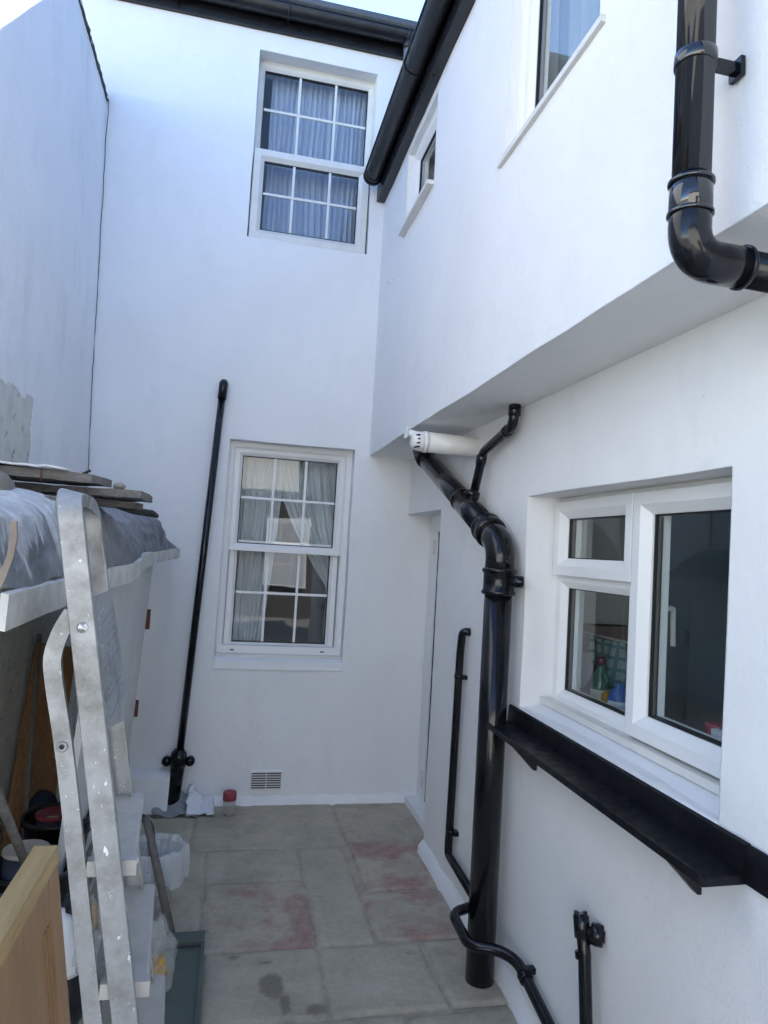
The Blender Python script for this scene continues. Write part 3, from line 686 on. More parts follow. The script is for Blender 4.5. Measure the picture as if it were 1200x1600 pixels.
wp = thing('waste_pipe', (1.1, 1.93, .3), 'capped black tee pipe low on the wall below the kitchen window shelf', 'waste pipe')
mb = MB(); mb.tube([(1.1,1.965,.60), (1.1,1.935,.50), (1.1,1.88,.1), (1.1,1.86,-.02)], .019, 14); mb.build('tube', 'black', wp)
ring((1.1, 1.957, .565), (0,.1,.4), .0235, .06, 'black', wp); ring((1.1,1.942,.49), (0,.1,.5), .0235, .02, 'black', wp)
mb = MB(); mb.tube([(1.1,1.952,.555), (1.152,1.91,.555)], .017, 12); mb.lathe((1.135,1.925,.555), [(.018,-.02),(.03,-.018),(.032,.0),(.03,.016),(.02,.018)], 16, (.05,-.045,0)); mb.build('branch', 'black', wp)
mb = MB(); mb.tube([(1.085,1.965,.592), (1.085,1.966,.606)], .007, 8); mb.tube([(1.112,1.96,.592), (1.112,1.962,.606)], .007, 8); mb.build('cap', 'black', wp)

sv = thing('stench_pipe', (-.2, D, 0), 'slim black pipe leaning slightly up the back wall left of the lower window', 'pipe')
mb = MB(); mb.tube([(-.228, D-.06, .33), (-.128, D-.055, 2.63)], .0225, 18); mb.build('tube', 'black', sv)
mb = MB(); mb.tube([(-.131, D-.055, 2.56), (-.126, D-.055, 2.665), (-.126, D+.01, 2.67)], .028, 16, .04, 6); mb.build('elbow', 'black', sv)
mb = MB(); mb.tube([(-.232, D-.06, .36), (-.235, D-.06, .25), (-.245, D-.07, .03)], .034, 18, radii=[.033, .043, .036]); mb.build('socket', 'black', sv)
mb = MB(); mb.lathe((-.233, D-.06, .30), [(.03,-.055),(.046,-.045),(.05,-.02),(.05,.02),(.044,.045),(.03,.05)], 18); mb.build('collar', 'black', sv)
for s in (-1, 1):
    mb = MB(); mb.lathe((-.233+s*.07, D-.045, .285), [(.008,-.034),(.026,-.03),(.03,0),(.026,.03),(.008,.034)], 14, (0,1,0)); mb.tube([(-.233, D-.05, .285), (-.233+s*.07, D-.045, .285)], .015, 8); mb.build('lug', 'black', sv)

fl = thing('boiler_flue', (XL, 3.25, 2.19), 'white round boiler flue sticking out of the wall under the overhang', 'flue')
mb = MB(); mb.tube([(XL+.05,3.25,2.19), (.885,3.25,2.195)], .05, 26); mb.build('duct', 'upvc', fl)
mb = MB(); mb.lathe((.89,3.25,2.195), [(.05,.0),(.053,0),(.053,.012),(.051,.014),(.051,.02)], 26, (-1,0,0)); mb.lathe((.87,3.25,2.195), [(.046,0),(.048,.01),(.046,.035),(.034,.052),(.022,.058)], 26, (-1,0,0)); mb.build('terminal', 'upvc', fl)
mb = MB()
for k in range(4):
    z = 2.219-.019*k; mb.tube([(.862-.048*0-.002, 3.25-.05*cos(t)*(1-abs(k-1.5)*.08), z) if False else (.845-.02*sin(t*1.0), 3.25-.047*cos(t), z) for t in [pi*j/8*.5 for j in range(9)]], .0045, 6)
mb.build('slot', 'gasket', fl)
mb = MB(); mb.tube([(.85,3.25,2.222), (.79,3.25,2.232)], .019, 14); mb.box((.781,3.225,2.205), (.787,3.275,2.262)); mb.build('deflector', 'upvc', fl)

sh = thing('shelf_trough', (XL-.05, 2.0, 1.0), 'long black painted metal shelf on brackets under the kitchen window', 'shelf')
mb = MB(); mb.prism([(XL-.002, 1.062), (XL-.010, 1.066), (XL-.018, 1.06), (XL-.021, 1.0), (1.032, .992), (1.024, 1.006), (1.018, 1.005), (1.019, .984), (1.03, .977), (XL-.002, .977)], 'y', 1.335, 2.66)
mb.prism([(XL-.003, 1.061), (XL-.013, 1.064), (XL-.018, 1.056), (XL-.018, .98), (XL-.003, .977)], 'y', 1.18, 1.335)
mb.bevel(.004).jitter(.003, 6); mb.build('ledge', 'black_ledge', sh, smooth=True, sharp=35)
for y in (1.50, 2.42):
    mb = MB(); mb.prism([(1.035, .981), (XL, .981), (XL, .880), (XL-.014, .880)], 'y', y-.010, y+.010) ; mb.build('bracket', 'black_matt', sh)

av = thing('air_vent', (.31, D, .15), 'small slotted vent grille low on the back wall', 'air vent')
mb = MB(); mb.box((.212,D-.012,.094), (.414,D+.01,.208)); mb.bevel(.003); mb.build('plate', 'masonry_white', av)
mb = MB()
for k in range(7):
    for j in range(2): mb.box((.22+j*.096, D-.0155, .101+k*.0148), (.311+j*.096, D-.0115, .1075+k*.0148))
mb.build('slot', 'gasket', av)
hk = MB(); hk.tube([(XU+.02,4.108,3.325), (XU-.03,4.108,3.325), (XU-.03,4.108,3.295)], .005, 8, .01); tag(hk.build('wall_hook', 'upvc_old'), 'tiny pale hook on the white side wall below the small window', 'hook')

# ------------------------------------------------------------------ lean-to shed along the left wall
shd = thing('lean_to_shed', (-.6, 2.8, 0), 'ramshackle lean to shed on the left with a lead covered roof and white panel', 'shed')
XE = -.42
def topz(y): return 1.695 + .05*min(1, max(0, (y-1.45)/.8)) + .0*y
def edgex(y):
    f = max(0, min(1, (y-3.2)/1.0)); f = f*f*(3-2*f)
    return XE + .055*f + .025*max(0, 1-((y-3.0)/.5)**2)
def leadfn(a, b):
    y = 1.43 + 2.80*b
    far = max(0, (y-4.0)/.23); fl_ = max(0, min(1, (y-3.2)/1.0)); fl_ = fl_*fl_*(3-2*fl_)
    tz = topz(y) + .02*noise.noise(Vector((y*2.2, 0, 1))) + .02*fl_ - .07*far**2
    ez = 1.545 + .02*noise.noise(Vector((y*1.8, 3, 0))) + .02*fl_
    prof = [(-.94, tz+.06), (-.7, tz+.03), (-.55, tz+.012), (-.49, tz-.005), (-.455, tz-.03), (XE-.012, tz-.085), (XE-.005, (tz+ez)/2-.03), (XE+.004, ez+.03), (XE+.008, ez-.01)]
    t = a*(len(prof)-1); k = min(int(t), len(prof)-2); f = t-k
    x = prof[k][0]*(1-f)+prof[k+1][0]*f; z = prof[k][1]*(1-f)+prof[k+1][1]*f
    n = noise.noise_vector(Vector((x*7, y*5, z*7)))*.012 + noise.noise_vector(Vector((x*20, y*14, z*20)))*.009 + noise.noise_vector(Vector((x*45, y*38, z*40)))*.001
    bulge = .025*max(0, 1-((y-3.0)/.5)**2) + .055*fl_
    return (x+n.x+bulge*(1 if b else 1), y, z+n.z)
mb = MB(); mb.grid(60, 190, leadfn); mb.build('roof', 'lead', shd, solid=.008)
mb = MB(); mb.hexa([(-.93,1.47,1.70),(-.46,1.47,1.60),(-.46,4.1,1.60),(-.93,4.1,1.70),(-.93,1.47,1.735),(-.46,1.47,1.635),(-.46,4.1,1.635),(-.93,4.1,1.735)]); mb.build('roof_deck', 'panel_white', shd)
# flaking white trim along the eaves, stepping up beyond the ladder and running past the end of the shed
def trim(ys, z0, h, tilt=0):
    mb = MB(); n = 40
    def P(i):
        y = ys[0]+(ys[1]-ys[0])*i/n; o = .004*noise.noise(Vector((y*3, z0, 0)))
        return Vector((edgex(y)+.016+o, y, z0+ (h if isinstance(h, float) else h(i/n)) + .005*noise.noise(Vector((y*4, 1, 0)))))
    mb.sect([P(i) for i in range(n+1)], [(-.007,-.033),(.007,-.035),(.009,.033),(-.005,.036)])
    return mb.build('trim', 'trim_white', shd)
trim((1.40, 3.0), 1.497, lambda t: .0+.012*t)
trim((2.95, 3.6), 1.515, lambda t: .03*min(1, t*2)**2)
mb = MB(); mb.sect([(edgex(3.58)+.017, 3.58, 1.546), (edgex(3.8)+.018, 3.8, 1.552), (edgex(4.1)+.022, 4.1, 1.560), (XE+.11, 4.33, 1.568)], [(-.006,-.03),(.006,-.03),(.006,.03),(-.006,.03)]); mb.build('trim', 'trim_white', shd)
mb = MB()
def tip(a, b):
    p = Vector((-.43+.03*a, 4.02+.16*a, 1.69-.02*a)).lerp(Vector((XE+.05+.06*a, 4.0+.33*a, 1.58)), b); return p + noise.noise_vector(p*9)*.012
mb.grid(10, 8, tip); mb.build('flashing', 'lead', shd, solid=.006)
# leaning white end panel and posts
pn = [(XE-.012, 2.35, 1.50), (XE-.005, 4.06, 1.535), (-.505, 4.22, .30), (-.52, 4.24, .02), (-.54, 2.45, .02)]
mb = MB(); mb.hexa([(-.54,2.70,.0),(-.515,4.25,.0),(-.54,4.25,.0),(-.565,2.70,.0),(XE-.008,2.62,1.50),(XE-.004,4.08,1.535),(XE-.03,4.08,1.535),(XE-.034,2.62,1.50)]); mb.build('side_panel', 'panel_white', shd)
for (z, y, h) in ((1.19, 4.135, .055), (.68, 4.19, .045)):
    mb = MB(); x = -.515+(z/1.53)*.1; mb.box((x-.01, y-.012, z-h), (x+.012, y+.014, z+h)); mb.bevel(.003); mb.build('hinge', 'rust', shd)
mb = MB(); mb.sect([(-.405,1.425,1.665), (-.400,1.418,1.635), (-.402,1.414,1.60), (-.412,1.412,1.56), (-.425,1.41,1.52), (-.428,1.41,1.47)], [(-.006,-.003),(.006,-.003),(.006,.003),(-.006,.003)], up=(0,1,0)); mb.build('edge_strip', 'copper', shd)

# things lying on the shed roof
def board(name, mat, pts, th, label, cat, group=None, jit=.006, nail=None):
    mb = MB(); a, b, c, d = [Vector(p) for p in pts]; n = 14; m_ = 3; T = Vector((0,0,th))
    def F(top): return lambda u, v: (a.lerp(b, u)).lerp(d.lerp(c, u), v) + T*top + noise.noise_vector(((a.lerp(b, u)).lerp(d.lerp(c, u), v))*11 + Vector((0,0,top*2)))*jit
    A = mb.grid(n, m_, F(0), False); B = mb.grid(n, m_, F(1), False)
    for i in range(n): mb.f([A[i][0], A[i+1][0], B[i+1][0], B[i][0]]); mb.f([A[i][m_], A[i+1][m_], B[i+1][m_], B[i][m_]])
    for j in range(m_): mb.f([A[0][j], A[0][j+1], B[0][j+1], B[0][j]]); mb.f([A[n][j], A[n][j+1], B[n][j+1], B[n][j]])
    return tag(mb.build(name, mat), label, cat, group)
t0 = thing('old_board', (-.6, 2.3, 1.8), 'whitewashed grey board lying topmost on the shed roof pile', 'board')
o = board('plank', 'old_board', [(-.86,2.15,1.806),(-.425,2.22,1.806),(-.415,2.50,1.812),(-.86,2.6,1.815)], .026, None, None); o.parent = t0; o.data.transform(Matrix.Translation(-t0.location)); del o
mb = MB(); mb.grid(24, 10, lambda a, b: (-.86+.36*a+.03*noise.noise(Vector((a*5, b*6, 0))), 2.16+.4*b, 1.842+.007*noise.noise(Vector((a*6, b*5, 1)))-.01*abs(a-.4))); mb.build('whitewash', 'white_crust', t0, solid=.006)
mb = MB(); mb.tube([(-.56,2.19,1.79), (-.558,2.185,1.845)], .002, 6); mb.build('nail', 'rust', t0)
mb = MB(); mb.tube([(-.47,2.3,1.835), (-.447,2.3,1.848)], .004, 6); mb.build('nail', 'bark', t0)
board('old_board', 'old_board_y', [(-.9,2.35,1.775),(-.30,2.35,1.775),(-.29,2.62,1.775),(-.9,2.9,1.785)], .024, 'long dark board sticking out past the ladder top on the shed roof', 'board')
board('old_board', 'old_board', [(-.9,2.5,1.752),(-.335,2.52,1.750),(-.33,2.66,1.750),(-.9,2.8,1.755)], .02, 'short grey board wedged under the long dark board on the shed roof', 'board')
board('old_board', 'old_board', [(-.85,2.0,1.735),(-.50,2.05,1.733),(-.46,2.3,1.735),(-.85,2.3,1.738)], .013, 'thin pale slat at the bottom of the shed roof pile behind the ladder', 'board')
def blob(name, c, rad, mat, label, cat, seed, amp=.25, sub=3):
    mb = MB(); bmesh.ops.create_icosphere(mb.bm, subdivisions=sub, radius=1)
    for v in mb.bm.verts:
        k = 1 + amp*noise.noise(v.co*1.6 + Vector((seed,0,0))) + amp*.4*noise.noise(v.co*4 + Vector((seed,2,0))); v.co = Vector((v.co.x*rad[0]*k, v.co.y*rad[1]*k, v.co.z*rad[2]*k)) + Vector(c)
    return tag(mb.build(name, mat, smooth=True), label, cat)
blob('sandbag', (-.665, 1.98, 1.765), (.095, .12, .042), 'sandbag', 'rounded brown grey sack on the near end of the shed roof', 'sack', 3, .2)
blob('stone', (-.375, 2.40, 1.812), (.02, .02, .012), 'stone', 'small pebble on the board beside the ladder top', 'stone', 8, .2)
mb = MB(); mb.tube([(-.40,2.55,1.752), (-.36,2.68,1.748), (-.315,2.80,1.742), (-.30,2.86,1.735)], .02, 10, radii=[.008,.013,.015,.010]); mb.jitter(.007, 22); tag(mb.build('charred_stick', 'bark', smooth=True), 'short blackened piece of wood lying on the lead roof edge', 'stick')

# things under the shed
def leaning(name, a, b, wd, th, mat, label, cat, nrm):
    a, b = Vector(a), Vector(b); t = (b-a).normalized(); s = t.cross(Vector(nrm)).normalized()*wd/2; n = Vector(nrm).normalized()*th
    mb = MB(); mb.hexa([a-s, a+s, a+s+n, a-s+n, b-s, b+s, b+s+n, b-s+n]); mb.bevel(.003); return tag(mb.build(name, mat), label, cat)
leaning('plank', (-.745,3.05,.0), (-.77,3.53,1.12), .19, .022, 'plank_brown', 'wide brown plank leaning on the wall inside the shed', 'plank', (-.5,.85,.1))
mb = MB(); mb.tube([(-.70,2.95,.1), (-.80,3.32,1.20)], .011, 8); tag(mb.build('garden_cane', 'stick'), 'thin pale cane leaning on the cement wall inside the shed', 'cane')
mb = MB(); mb.tube([(-.54,2.42,.55), (-.64,2.15,1.02)], .014, 10); tag(mb.build('wooden_pole', 'old_board'), 'grey pole at the left edge of the photo under the shed', 'pole')
board('shelf_board', 'old_board_y', [(-.86,2.0,.28),(-.45,2.0,.28),(-.45,3.4,.28),(-.86,3.4,.28)], .03, 'dark low board carrying the paint tubs under the shed', 'board')
def bucket(name, c, r, h, lean=0, mat='plastic_black', label='', cat='bucket', lid=None, handle=True):
    t = thing(name, c, label, cat)
    mb = MB(); mb.lathe(c, [(.0,0),(r*.82,0),(r,h),(r*1.05,h),(r*1.05,h-.012),(r*1.08,h-.014),(r*1.08,h+.004),(r*.98,h+.004),(r*.96,h-.002),(r*.8,.02),(.0,.02)], 32); mb.build('body', mat, t)
    if handle:
        mb = MB(); mb.tube([(c[0]+r*1.07*cos(a), c[1]-r*1.07*sin(a)*.98, c[2]+h-.03-.06*sin(a)) for a in [pi*k/14 for k in range(15)]], .004, 6); mb.build('handle', 'rust', t)
    return t
bucket('paint_bucket', (-.60, 3.02, .33), .125, .20, label='black bucket holding the burgundy lidded tin under the shed')
t = thing('paint_tin', (-.66, 3.0, .335), 'small tin with a burgundy lid and cream sticker standing in the black bucket', 'paint tin')
mb = MB(); mb.lathe((-.615,3.0,.36), [(0,0),(.06,0),(.06,.17),(.0,.17)], 28); mb.build('body', 'tin_blue', t)
mb = MB(); mb.lathe((-.615,3.0,.53), [(.06,0),(.066,.004),(.066,.016),(.06,.02),(.054,.014),(.0,.014)], 28); mb.build('lid', 'lid_red', t)
mb = MB(); mb.box((-.628,2.945,.5445), (-.588,2.965,.5465)); mb.build('sticker', 'label_cream', t)
bucket('paint_bucket', (-.585, 2.62, .33), .14, .185, label='black bucket with a rim standing nearest the pale varnished door under the shed', handle=False)
t = thing('paint_tin', (-.635, 2.55, .335), 'tin with a flat grey lid behind the varnished door', 'paint tin')
mb = MB(); mb.lathe((-.60,2.56,.36), [(0,0),(.066,0),(.066,.22),(0,.22)], 28); mb.build('body', 'tin_blue', t)
mb = MB(); mb.lathe((-.60,2.56,.58), [(.066,0),(.072,.003),(.072,.014),(.067,.016),(.062,.012),(0,.013)], 30); mb.build('lid', 'lid_grey', t)
bucket('paint_tin', (-.60, 2.32, .36), .06, .17, label='open dark paint tin in the bottom left under the grey lidded tin', cat='paint tin', mat='tin_blue', handle=False)
blob('storage_drum', (-.72, 3.28, .42), (.07, .08, .12), 'tin_blue', 'dark blue drum in shadow behind the buckets', 'drum', 2, .04)
blob('refuse_sack', (-.46, 2.35, .24), (.09, .20, .26), 'plastic_black', 'crumpled black sack between the varnished door and the ladder', 'sack', 5, .5, 4)
mb = MB(); mb.box((-.86, 1.5, .0), (-.5, 2.3, .27)); mb.bevel(.01).jitter(.01, 4); tag(mb.build('crate', 'plastic_black'), 'dark crate in the shadow at bottom left', 'crate')
t = thing('plastic_bottle', (-.385, 2.2, .2), 'white plastic bottle lying between the varnished door and the ladder', 'bottle')
mb = MB(); mb.lathe((-.375,2.24,.36), [(0,0),(.032,.003),(.036,.02),(.036,.13),(.03,.16),(.015,.175),(.015,.19),(0,.19)], 20, (-.25,.0,1)); mb.build('body', 'white_plastic', t)
blob('plastic_bag', (-.33, 2.22, .47), (.035, .05, .10), 'clearbag', 'clear crinkled bag seen between the ladder legs', 'bag', 6, .5, 4)
blob('snack_packet', (-.325, 2.24, .52), (.013, .03, .045), 'yellow', 'yellow packet seen between the ladder legs', 'packet', 9, .4)
blob('plastic_bag', (-.17, 2.66, .16), (.07, .08, .12), 'clearbag', 'clear crinkled bag lying against the green trough', 'bag', 11, .5, 4)
blob('snack_packet', (-.15, 2.62, .13), (.03, .035, .055), 'yellow', 'yellow packet in the clear bag by the green trough', 'packet', 12, .5)
mb = MB(); mb.tube([(-.125,3.035,.0), (-.22,3.14,.27), (-.285,3.215,.44)], .016, 12, radii=[.018,.017,.016]); tag(mb.build('broom_handle', 'stick', smooth=False), 'grey wooden handle leaning past the bin to the ladder', 'pole')
mb = MB(); mb.tube([(-.36,3.55,.10), (-.36,3.50,.30), (-.33,3.45,.36), (-.28,3.40,.34), (-.255,3.36,.22)], .017, 12, .06, 6); tag(mb.build('hose', 'hose'), 'black rubber hose arching above the lined bin', 'hose')
# bin with a milky liner folded over its rim
bn = thing('waste_bin', (-.235, 3.28, 0), 'small bin with a milky plastic liner beside the ladder', 'bin')
mb = MB(); mb.lathe((-.235,3.28,0), [(0,0),(.07,0),(.108,.27),(.11,.275),(.105,.275),(.068,.01),(0,.01)], 28); mb.build('body', 'clearbag', bn)
mb = MB()
def linerf(a, b):
    th = 2*pi*a; prof = [(.05,.03),(.08,.15),(.112,.285),(.122,.297),(.131,.275),(.135,.22),(.131,.15)]
    t = b*(len(prof)-1); k = min(int(t), len(prof)-2); f = t-k; r = prof[k][0]*(1-f)+prof[k+1][0]*f; z = prof[k][1]*(1-f)+prof[k+1][1]*f
    r += (.005*sin(th*17)+.006*sin(th*9+1))*(.5+b*.8); z += (.014*noise.noise(Vector((cos(th)*2, sin(th)*2, 1)))) * b + (.03*noise.noise(Vector((cos(th)*4, sin(th)*4, 5))) if b > .8 else 0)
    return (-.235+r*cos(th), 3.28+r*sin(th), z)
mb.grid(140, 24, linerf); mb.build('liner', 'bag', bn)
gt = thing('green_trough', (-.06, 2.7, 0), 'green painted wooden box lying on the paving beside the ladder foot', 'box')
mb = MB(); mb.box((-.15,2.1,.0), (.0,3.0,.045)); mb.box((-.15,2.92,.045), (.0,3.0,.062)); mb.box((-.012,2.1,.045), (.002,2.92,.058)); mb.bevel(.005).jitter(.003, 6); mb.build('body', 'green', gt)
mb = MB(); mb.box((-.14,2.91,.0455), (-.014,2.922,.05)); mb.build('joint', 'dark_gap', gt)
# jar, rags by the pole foot
t = thing('glass_jar', (.09, 4.40, 0), 'small glass jar with a dark red band standing on the paving by the back wall', 'jar')
mb = MB(); mb.lathe((.09,4.40,.002), [(0,0),(.036,0),(.038,.01),(.038,.085),(.034,.095),(.032,.1)], 24); mb.build('glass', 'jar_glass', t)
mb = MB(); mb.lathe((.09,4.40,.087), [(.036,0),(.041,.002),(.041,.045),(.038,.05),(.03,.046),(0,.046)], 24); mb.build('lid', 'lid_red', t)
def rag(name, x0, x1, y0, y1, hf, mat, label, cat, seed, solid=.004):
    mb = MB(); mb.grid(30, 24, lambda a, b: (x0+(x1-x0)*a+.02*noise.noise(Vector((a*4, b*4, seed))), y0+(y1-y0)*b+.02*noise.noise(Vector((a*4, b*4, seed+4))), .004+max(0, hf(a, b)+.012*noise.noise(Vector((a*4, b*4, seed)))+.004*noise.noise(Vector((a*11, b*11, seed))))))
    return tag(mb.build(name, mat, solid=solid), label, cat)
rag('plastic_sheet', -.36, -.10, 4.36, 4.54, lambda a, b: .008+.10*b*b*(.35+.65*max(0, sin(a*3.1+.2)))+.010*sin(a*11+b*3), 'rag_grey', 'crumpled grey plastic sheet round the foot of the leaning black pipe', 'sheet', 3)
def clf(a, b): return .01 + .12*b**.6*max(0, cos(a*pi/2))**.75*(.75+.25*sin(a*7+1))
rag('white_rag', -.16, .0, 4.37, 4.55, clf, 'cloth_white', 'white cloth lying against the wall beside the leaning black pipe', 'cloth', 7)

# ------------------------------------------------------------------ stepladder
ld = thing('stepladder', (-.1, 1.6, 0), 'paint splashed aluminium stepladder folded and leaning on the shed roof', 'stepladder')
yn = lambda z: 1.40 - .02*(1.72-z)/1.72; yf = lambda z: 1.73 + .12*(1.72-z)/1.72
xs = lambda z: -.303 + (1.69-z)*.182
def channel(pts, wd, th, name='stile', up=(0,1,0), mat='alu', parent=ld):   # C channel: wide web with two flanges and rolled lips
    h, f = wd/2, th
    sec = [(-h,0),(h,0),(h,f),(h-.006,f),(h-.006,f-.003),(h-.003,f-.003),(h-.003,.003),(-h+.003,.003),(-h+.003,f-.003),(-h+.006,f-.003),(-h+.006,f),(-h,f)]
    mb = MB(); mb.sect(pts, sec, up=up); mb.bevel(.0012, 1); return mb.build(name, mat, parent)
Z = [0, .4, .8, 1.2, 1.5, 1.66]
hp = []
c0 = (yn(1.64)+yf(1.64))/2; R0 = (yf(1.64)-yn(1.64))/2
path = [(xs(z), yn(z), z) for z in (0, .3, .6, .9, 1.2, 1.45)]
for k in range(25):
    a = pi*k/24; sy = (1 if cos(a) > 0 else -1)*abs(cos(a))**.42; zz = 1.63 + .105*abs(sin(a))**.42
    path.append((xs(zz), c0-R0*sy, zz))
path += [(xs(z), yf(z), z) for z in (1.45, 1.2, .9, .6, .3, 0)]
mb = MB(); n = len(path); R_ = []
fsec = [(-.0225,.0015),(-.021,0),(.021,0),(.0225,.0015),(.0225,.026),(.0195,.026),(.0195,.003),(-.0195,.003),(-.0195,.026),(-.0225,.026)]
for i, p in enumerate(path):
    p = Vector(p); t = (Vector(path[min(i+1, n-1)])-Vector(path[max(i-1, 0)])).normalized(); sd = Vector((1,0,-.186)).normalized(); sd = (sd - t*sd.dot(t)).normalized(); u = t.cross(sd).normalized()
    if u.dot(Vector((0, c0, 1.0))-Vector((0, p.y, p.z))) < 0: u = -u
    R_.append([mb.v(p+sd*a+u*b) for a, b in fsec])
for a, b in zip(R_, R_[1:]):
    for j in range(10): mb.f([a[j], a[(j+1)%10], b[(j+1)%10], b[j]])
mb.f(R_[0]); mb.f(R_[-1]); mb.build('front_frame', 'alu', ld, smooth=True, sharp=40)
for z in (1.038, .815, .592, .369, .146):
    x = xs(z); c = x+.0
    mb = MB(); y0, y1 = yn(z)+.018, yf(z)+.004
    sec = [(c-.036,z-.022),(c-.036,z-.004),(c-.031,z),(c+.042,z),(c+.048,z-.005),(c+.048,z-.022),(c+.043,z-.022),(c+.043,z-.006),(c-.031,z-.006),(c-.031,z-.022)]
    mb.prism(sec, 'y', y0+.02, y1); mb.build('tread', 'tread', ld)
    mb = MB(); mb.box((c-.039, y0+.0, z-.026), (c+.05, y0+.024, z+.002)); mb.bevel(.0095, 4); mb.build('tread_cap', 'tread', ld, smooth=True, sharp=40)
# folded platform plate with ribs
mb = MB(); 
def PL(x, y, z): return (xs(z)+.018+.07*(y-1.43)+x, y, z)
pl = [(1.43,1.53),(1.60,1.53),(1.65,1.50),(1.69,1.32),(1.62,1.25),(1.43,1.28)]
A = [mb.v(PL(0, y, z)) for y, z in pl]; B = [mb.v(PL(.004, y, z)) for y, z in pl]
for i in range(6): mb.f([A[i], A[(i+1)%6], B[(i+1)%6], B[i]])
mb.f(A); mb.f(B)
for k in range(12):
    z = 1.30+.018*k; mb.hexa([PL(.0035,1.46,z-.014),PL(.0035,1.63,z+.004),PL(.0065,1.63,z+.004),PL(.0065,1.46,z-.014),PL(.0035,1.46,z-.008),PL(.0035,1.63,z+.010),PL(.0065,1.63,z+.010),PL(.0065,1.46,z-.008)])
mb.build('platform', 'alu', ld)
# rear frame legs with bent tops
rl = [(-.285,1.50),(-.302,1.465),(-.313,1.42),(-.308,1.375),(-.285,1.27),(-.263,1.157),(-.232,.983),(-.191,.753),(-.057,.0)]
def smoothpath(q, n=40):
    out = []
    for i in range(n+1):
        t = i/n*(len(q)-1); k = min(int(t), len(q)-2); f = t-k
        p0, p1, p2, p3 = q[max(k-1,0)], q[k], q[k+1], q[min(k+2,len(q)-1)]
        out.append(tuple(.5*(2*p1[j]+(p2[j]-p0[j])*f+(2*p0[j]-5*p1[j]+4*p2[j]-p3[j])*f*f+(3*p1[j]-p0[j]-3*p2[j]+p3[j])*f**3) for j in range(2)))
    return out
for yy, sgn in ((1.409, 1), (1.80, -1)):
    channel([(x, yy + (.0 if sgn > 0 else .06*(1.5-z)), z) for x, z in smoothpath(rl)], .031, .020*sgn, 'rear_leg')
mb = MB(); mb.lathe((-.283, 1.409, 1.252), [(.0045,-.002),(.0045,.004),(.009,.005),(.010,.003),(.010,-.003)], 18, (0,-1,0)); mb.build('rivet', 'alu', ld)
mb = MB(); mb.lathe((-.283, 1.409, 1.252), [(0,.001),(.0044,.001),(.0044,-.002)], 14, (0,-1,0)); mb.build('rivet_hole', 'gasket', ld)
for x, z in ((xs(1.475), 1.475),):
    mb = MB(); mb.lathe((x, yn(z)+.0, z), [(.010,-.002),(.010,.002),(.007,.006),(0,.007)], 14, (0,-1,0)); mb.build('bolt', 'alu', ld)
for z in (.35, .75):
    mb = MB(); mb.box((-.203+(.82-z)*.178-.012, 1.415, z-.015), (-.203+(.82-z)*.178+.006, 1.84, z+.015)); mb.build('cross_bar', 'alu', ld)

for o in ld.children:      # the ladder stands turned a little away from square
    for v in o.data.vertices: v.co.x -= .075*(v.co.y+1.6-1.40)
# ------------------------------------------------------------------ varnished cupboard door leaning near the camera
cd = thing('cupboard_door', (-.1, .9, 0), 'varnished brown panelled cupboard door leaning at the bottom left corner', 'door')
cx = lambda z: -.222 + (1.19-z)*.155
def cdm(y, z, w): return (cx(z)+w, y, z)
y0, y1, zb, zt = .5, 1.115, .12, 1.19
mb = MB(); mb.box((y0, zb, -.022), (y1, zt, -.004), cdm); mb.build('panel', 'door_wood', cd)
mb = MB(); mb.box((y1-.05, zb, -.0215), (y1+.0015, zt-.021, .001), cdm); mb.bevel(.002); mb.build('stile', 'door_wood', cd)
mb = MB(); mb.box((y0, zt-.0205, -.029), (y1+.002, zt+.002, .0025), cdm); mb.bevel(.003); mb.build('top_edge', 'door_edge', cd)
mb = MB(); mb.box((y0, zt-.075, -.0215), (y1-.0505, zt-.021, .0006), cdm); mb.bevel(.002); mb.build('rail', 'door_wood', cd)
mb = MB()
for o_ in (.058, .072): mb.box((y1-o_-.006, zb, -.004), (y1-o_, zt-.082, -.0012), cdm)
mb.bevel(.001, 1); mb.build('moulding', 'door_wood', cd)

# ------------------------------------------------------------------ kitchen clutter behind the glass
mb = MB(); mb.box((XL+.27,.82,1.02), (2.05,3.7,1.06)); tag(mb.build('worktop', 'worktop'), 'dark kitchen worktop behind the kitchen window glass', 'worktop')
mb = MB(); mb.box((1.5,3.42,1.33), (2.12,3.73,2.22)); mb.bevel(.006); tag(mb.build('wall_cupboard', 'cab_white'), 'pale cupboard at the back left of the kitchen seen through the window', 'cupboard')
mb = MB(); mb.box((1.5,3.5,1.07), (2.2,3.73,1.31)); mb.bevel(.004); tag(mb.build('splashback', 'tile_brown'), 'brown pinkish tiled block behind the plate in the kitchen', 'tiles')
t = thing('tea_towel', (1.75, 3.0, 1.3), 'pale turquoise checked tea towel hung up in the kitchen window', 'tea towel')
mb = MB(); mb.grid(30, 16, lambda a, b: (1.76+.018*sin(a*17)*(.3+b)+.012*sin(a*7+b*3), 2.86+.31*a, 1.305-.18*b-.03*b*sin(a*5+1)-.012*sin(a*pi))); mb.build('cloth', 'towel', t, solid=.004)
mb = MB(); mb.tube([(1.77,2.78,1.305), (1.77,3.3,1.302)], .006, 8); mb.build('rail', 'upvc_old', t)
t = thing('sauce_bottle', (1.5, 2.6, 1.06), 'dark green bottle with a maroon cap on the kitchen sill', 'bottle')
mb = MB(); mb.lathe((1.5,2.6,1.062), [(0,0),(.036,0),(.038,.01),(.038,.11),(.03,.14),(.016,.16),(.015,.185)], 24); mb.build('body', 'bottle_green', t)
mb = MB(); mb.lathe((1.5,2.6,1.242), [(.017,0),(.019,.002),(.019,.028),(.016,.032),(0,.032)], 20); mb.build('cap', 'cap_maroon', t)
